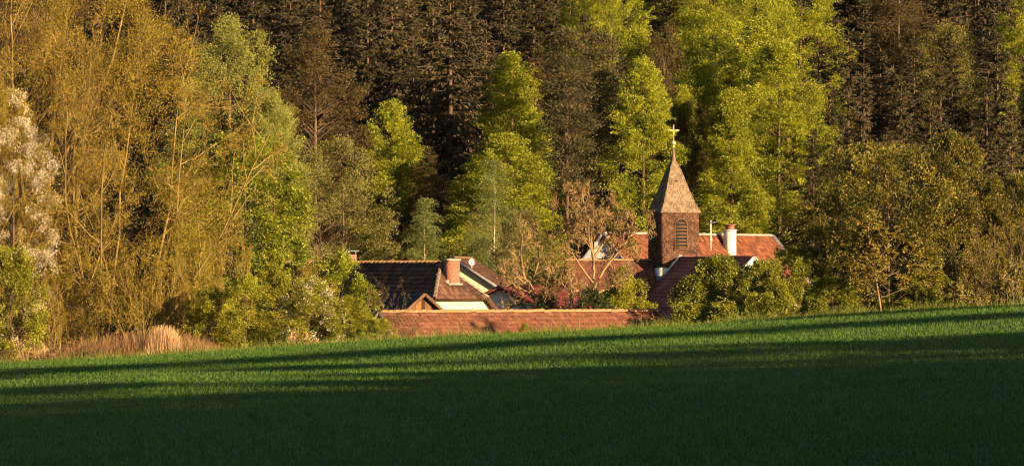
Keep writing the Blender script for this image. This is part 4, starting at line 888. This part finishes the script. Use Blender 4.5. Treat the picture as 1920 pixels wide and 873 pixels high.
sh(BSH[1], 'olive green bush above the rusty stalks', 395, 208.5, 545, 120, 2.0)
sh(BSH[0], 'broad green bush right of the rusty stalks', 462, 208, 520, 125, 3.0)
fl = blossom_tree(55, 3.4, 1.7, 0.1, 560, 66, 18, 0.28, 0.075, 'bush')
sh(fl, 'green shrub with white flowers before the farmhouse', 580, 207.5, 528, 135, 0.3)
sh(BSH[1], 'green bush between flowering shrub and barn', 655, 208, 560, 120, 5.0)
sh(BSH[0], 'low green bush at the left end of the barn roof', 710, 207, 598, 75, 0.9)
VIV = leafy(330, 13.4, 3.0, 6.5, 'round', 34, 800, 76, 0.36, 0.11, 'vivid', 'bark_brown', flat=0.4, droop=0.2, aspect=0.75, r0=0.12, inner=0.6)
place(VIV, 'broadleaf_tree', 'glossy yellow-green leafy tree beside the golden tree', 'tree', 458, 226, 262, 240, rz=0.8, group='glossy leafy trees')
VIV2 = leafy(331, 8.0, 1.75, 1.5, 'round', 28, 560, 70, 0.27, 0.095, 'vivid', 'bark_brown', flat=0.4, droop=0.0, aspect=0.6, r0=0.08, zmin=0.1)
sh(VIV2, 'dense yellow-green bush in front of the farmhouse roof', 632, 226, 480, 138, 1.1)
sh(BST, 'olive bush behind the flowering shrub', 515, 214, 500, 100, 1.9)
tw = twiggy(56, [(rx, ry, 0, rx * 0.5, ry * 0.7, 1.2, 3.6, 0.03) for rx, ry in [(-0.8, 0), (-0.4, 0.2), (0, -0.2), (0.4, 0.1), (0.8, 0), (0.1, -0.5), (-0.3, 0.4)]],
            [(8, 0.45, 0.7, 0.5, (0, 0, 0.03)), (7, 0.5, 0.65, 0.5, (0, 0, 0)), (6, 0.55, 0.6, 0.5, (0, 0, 0))], 'brown', 'twig_brown', 'bark_brown', nleaf=2, ls=0.045, wob=0.16)
sh(tw, 'brown bare shrub before the farmhouse roof shadow', 715, 214, 515, 110, 0.2)
sh(tw, 'brown twiggy shrub overlapping the left end of the barn roof', 768, 210, 580, 115, 1.5)
tws = twiggy(57, [(rx, ry, 0, rx, ry - 0.2, 0.7, 1.0, 0.02) for rx, ry in [(-0.6, 0), (-0.3, 0.2), (0, -0.2), (0.3, 0.1), (0.6, 0)]],
             [(8, 0.5, 0.8, 0.5, (0, 0, -0.05)), (7, 0.5, 0.7, 0.5, (0, 0, -0.05)), (6, 0.55, 0.6, 0.5, (0, 0, -0.05))], 'straw', 'straw', 'bark_tan', nleaf=2, ls=0.05, wob=0.2)
sh(tws, 'straw-coloured dry shrub at the foot of the flowering shrub', 562, 205.5, 620, 62, 0.6)

def stalks(seed, name, label, x0, x1, D0, D1, hpx, n, mat, lean, w, tri=0.5, arch=0.0):
    rng = np.random.default_rng(seed); px = rng.uniform(x0, x1, n) if tri == 0 else x0 + (x1 - x0) * rng.beta(2, 2, n)
    Y = rng.uniform(D0, D1, n); X = (px - 960) / FPX * Y; Z = ground(X, Y)
    edge = np.clip(1 - np.abs((px - (x0 + x1) / 2) / ((x1 - x0) / 2)) ** 3, 0.25, 1); L = hpx / FPX * Y * rng.uniform(0.55, 1.05, n) * edge
    d = nrm(np.stack([rng.normal(0, lean, n), rng.normal(-0.03, lean, n), np.ones(n)], -1))
    P = curve(rng, np.stack([X, Y, Z - 0.03], -1), d, L, 4, 0.05 + lean * 0.3, (0, 0, -arch))
    obj(name, mesh_of(name, [ribbons(rng, P, rng.uniform(w * 0.6, w * 1.3, n), rng.uniform(0, 1, n))], M[mat]), kind='stuff', label=label, category='dry grass')
stalks(61, 'dry_reeds', 'pale upright dry reeds at the foot of the golden tree', 262, 348, 205.2, 206.6, 66, 2600, 'straw', 0.05, 0.018)
stalks(62, 'dry_stalks', 'rust-brown tangled stalks around the pale reeds', 60, 440, 205.4, 209.0, 66, 9000, 'twig_rust', 0.32, 0.014, 0)
stalks(63, 'dead_grass', 'sandy dead grass at the left field edge', -30, 130, 206.2, 209.0, 62, 3600, 'straw', 0.20, 0.016, 0, 0.05)
mound = twiggy(64, [(rx, ry, 0, rx, ry - 0.2, 0.55, 1.5, 0.02) for rx, ry in [(-1.3, 0), (-0.9, 0.2), (-0.5, -0.2), (-0.1, 0.1), (0.3, -0.1), (0.7, 0.2), (1.1, 0), (1.4, -0.1)]],
               [(9, 0.5, 0.9, 0.5, (0, 0, -0.12)), (9, 0.5, 0.8, 0.5, (0, 0, -0.1)), (7, 0.55, 0.7, 0.5, (0, 0, -0.1))], 'brown', 'twig_brown', 'bark_brown', nleaf=2, ls=0.05, wob=0.2)
sh(mound, 'grey-brown bramble mound at the lower left field edge', 105, 204.0, 636, 175, 0.0)
sh(mound, 'rusty bramble heap at the extreme lower left', 10, 203.6, 650, 110, 2.0)
sh(BSH[1], 'small weed bush before the barn roof', 986, 205.0, 607, 34, 2.0)
sh(BSH[0], 'tiny weed at the right part of the barn roof', 1147, 204.8, 608, 22, 1.0)

# ------------------------------------------------------------------ hedge and pines along the far edge of the field, right
M['bush2'] = leaf_mat('olive_bush_leaves', [(0.035, 0.042, 0.005), (0.15, 0.158, 0.016), (0.29, 0.275, 0.036)], 0.3, 0.1)
LBT = leafy(341, 7.4, 2.7, 1.5, 'egg', 34, 1050, 66, 0.34, 0.105, 'bush2', 'bark_brown', flat=0.35, droop=0.15, aspect=0.7, zmin=0.2, r0=0.09, gap=0.28)
LB = leafy(340, 3.4, 1.9, 0.1, 'bush', 28, 560, 70, 0.24, 0.09, 'bush2', 'bark_brown', flat=0.35, droop=0.15, aspect=0.7, zmin=0.02, r0=0.05)
sh(LBT, 'rounded leafy bush in front of the church nave', 1350, 226, 490, 195, 0.3)
for q_, w_ in ((1318, 'left'), (1365, 'middle'), (1412, 'right')): place(BST, 'shrub', f'{w_} one of three bushes at the foot of the nave gable', 'shrub', q_, 268, 528, 110, rz=q_ * 0.1, group='bushes at the nave gable')
sh(LBT, 'leafy bush close under the nave roof edge', 1318, 233, 522, 110, 0.9)
sh(LBT, 'leafy bush before the nave gable', 1392, 234, 512, 170, 2.9)
sh(LBT, 'dark leafy bush hiding the right end of the long roof', 1480, 226, 474, 150, 5.3)
sh(LBT, 'leafy bush between nave bush and dark pine', 1432, 225, 498, 140, 3.3)
PN = leafy(351, 11.8, 4.1, 3.0, 'round', 34, 1800, 60, 0.36, 0.14, 'pine', 'bark_brown', flat=0.5, droop=-0.15, aspect=0.36, up=0.1, zmin=1.5, r0=0.16, gap=0.38)
PN2 = leafy(352, 11.8, 2.7, 3.0, 'egg', 28, 1300, 62, 0.34, 0.14, 'pine', 'bark_brown', flat=0.5, droop=-0.15, aspect=0.36, up=0.1, zmin=1.5, r0=0.14, gap=0.36)
GP = 'pines at the right field edge'
place(PN, 'young_pine', 'broad dark golden pine rising from the right field edge', 'tree', 1665, 226, 285, 320, rz=0.6, group=GP)
place(PN2, 'young_pine', 'pine with pointed leader right of the broad pine', 'tree', 1785, 227, 262, 190, rz=1.6, group=GP)
place(PN2, 'young_pine', 'low dark pine at the left foot of the broad pine', 'tree', 1572, 228, 385, 130, rz=2.6, group=GP)
place(PN, 'young_pine', 'shaded pine at the right picture edge', 'tree', 1925, 228, 335, 230, rz=3.6, group=GP)
lar = twiggy(58, [(0, 0, 0, 0.02, 0, 1, 3.9, 0.035)] + [(0, 0, 1.0 + 0.26 * i, 0.8 * math.cos(i * 2.1), 0.8 * math.sin(i * 2.1) - 0.2, 0.35, 1.9 - 0.12 * i, 0.014) for i in range(11)],
             [(9, 0.42, 0.9, 0.5, (0, 0, 0.02)), (8, 0.5, 0.8, 0.5, (0, 0, 0)), (5, 0.55, 0.7, 0.5, (0, 0, 0))], 'larch', 'twig_tan', 'bark_tan', nleaf=5, ls=0.085, wob=0.05, leaf_aspect=0.65)
place(lar, 'sapling', 'young tree with thin pale trunk and yellowish leaves before the pine', 'tree', 1652, 206.5, 385, 190, rz=0.2)
sh(LB, 'dark green bush low under the broad pine', 1560, 207, 520, 130, 1.0)
sh(LB, 'leafy bush low right of the pale sapling', 1725, 207.5, 500, 140, 2.0)
rb = twiggy(59, [(rx, ry, 0, rx * 0.6, ry, 1, 3.6, 0.035) for rx, ry in [(-1.0, 0), (-0.5, 0.2), (0, -0.2), (0.5, 0.1), (1.0, 0), (0.1, -0.5)]],
            [(8, 0.42, 0.6, 0.5, (0, 0, 0.05)), (7, 0.5, 0.6, 0.5, (0, 0, 0.02)), (6, 0.55, 0.6, 0.5, (0, 0, 0))], 'larch', 'twig_brown', 'bark_brown', nleaf=2, ls=0.06, wob=0.12)
sh(rb, 'brown twiggy shrub at the right edge before the shaded pine', 1895, 207, 385, 220, 0.4)
sh(rb, 'brown twiggy shrub between broad pine and right edge', 1815, 207.5, 430, 190, 2.4)
yb = twiggy(60, [(rx, 0, 0, rx * 0.6, -0.2, 1, 1.6, 0.025) for rx in (-0.8, -0.4, 0, 0.4, 0.8)],
            [(8, 0.42, 0.7, 0.5, (0, 0, 0.02)), (7, 0.5, 0.65, 0.5, (0, 0, 0)), (5, 0.55, 0.6, 0.5, (0, 0, 0))], 'larch', 'twig_brown', 'bark_brown', nleaf=6, ls=0.075, wob=0.14, leaf_aspect=0.6, ends=(1, 0.06, 'blossom'))
sh(yb, 'low yellowish flowering shrub at the right field edge', 1830, 205.5, 520, 120, 0.0)
sh(yb, 'yellow-leaved shrub in the lower right corner of the hedge', 1900, 205.5, 480, 90, 1.0)

for k_, px_, D_, yt_, w_, lb_ in ((PN, 2065, 233, 390, 220, 'pine just beyond the right picture edge'), (PN, 2260, 236, 380, 240, 'pine farther beyond the right picture edge'), (wil, -330, 217, -20, 480, 'golden mossy tree beyond the left picture edge')):
    place(k_, 'hedgerow_tree', lb_, 'tree', px_, D_, yt_, w_, rz=px_ * 0.01, group='hedgerow trees beyond the picture edges')
sh(LB, 'leafy bush beyond the right picture edge', 2010, 207, 480, 150, 1.0); sh(rb, 'twiggy shrub beyond the right picture edge', 2120, 207, 430, 200, 2.0)
sh(hed, 'golden shrub beyond the left picture edge', -110, 210, 450, 240, 1.3); sh(BSH[0], 'green bush beyond the left picture edge', -200, 208, 500, 180, 0.3)

# ------------------------------------------------------------------ wood to the right of the view that shades the near field
def shade_wood():
    rng = np.random.default_rng(90); parts = []; stems = []
    hx, hy = math.sin(SUN_AZ), -math.cos(SUN_AZ); tl = math.tan(SUN_EL)
    def tree_for(tx, ty, H):        # where a tree of height H stands whose shadow tip falls at (tx, ty)
        L = H / tl; return tx + hx * L, ty + hy * L
    spots = []
    for i, tx in enumerate(np.arange(-34, 27, 4.2)):
        H = 18.5 - 0.06 * (tx + 34) + rng.uniform(-1, 1); spots.append((*tree_for(tx, 141.5 + 0.46 * (tx + 16) + rng.uniform(-4, 3), H), H, 4.6))
    for tx, ty in ((-36, 132), (-38, 122), (-38, 112), (-34, 104), (-28, 96), (-20, 88)):
        H = 19.0; spots.append((*tree_for(tx, ty, H), H, 5.0))
    for dd in (20, 37):
        for tx in np.arange(-36, 30, 4.4):
            H = 18 + rng.uniform(-1, 1); spots.append((*tree_for(tx, 145.0 - dd + 0.34 * (tx + 16), H), H, 4.6))
    tall = [(*tree_for(tx, ty, H), H, 0.25) for tx, ty, H in [(q, 174.5 + 0.22 * q + rng.uniform(-0.8, 0.8), 20 + rng.uniform(0, 1)) for q in (-13, -9, -5.5, -1, 3, 6.5, 10, 14.5, 18, 22)] + [(23, 195, 22), (18.5, 194, 22), (-12, 153, 19.5), (-6, 155, 19.5), (2, 163, 19.5)]]
    for x, y, H, th in tall:        # unseen flat-topped pines added over the belt, crowns kept thin for shade streaks
        C = np.array([(math.cos(a) * r, math.sin(a) * r, H - th * rng.uniform(0, 1)) for a, r in zip(rng.uniform(0, 6.28, 60), 1.7 * np.sqrt(rng.uniform(0, 1, 60)))])
        Lf = np.column_stack([C, np.full((60, 2), 0.6), np.full(60, 0.15)]); lp, C2, O = crown(rng, Lf, 80, 26, 0.8, 0.5, flat=0.1, droop=0.05, gsize=2.0)
        z = float(ground(x, y)); parts.append((lp[0] + np.array((x, y, z)), lp[1], lp[2]))
        parts += [(v + np.array((x, y, z)), f, None) for v, f, _ in trunk_and_limbs(rng, H, 0.2, C, 12, zb=0.8, top=0.97)]
    for i, (x, y, H, R) in enumerate(spots):
        L = lobes(rng, H, 0.4, R, 16, 'round'); lp, C, O = crown(rng, L, 150, 11, 1.6, 1.25, flat=0.4, zmin=0.2, gap=0.1)
        z = float(ground(x, y)); V = lp[0] + np.array((x, y, z)); parts.append((V, lp[1], lp[2]))
        tp = trunk_and_limbs(rng, H, 0.3, C, 10); parts += [(v + np.array((x, y, z)), f, None) for v, f, _ in tp]
    obj('roadside_wood', mesh_of('roadside_wood', parts, M['darkbush']), kind='stuff', label='belt of trees right of the view casting shade on the field', category='wood')
shade_wood()
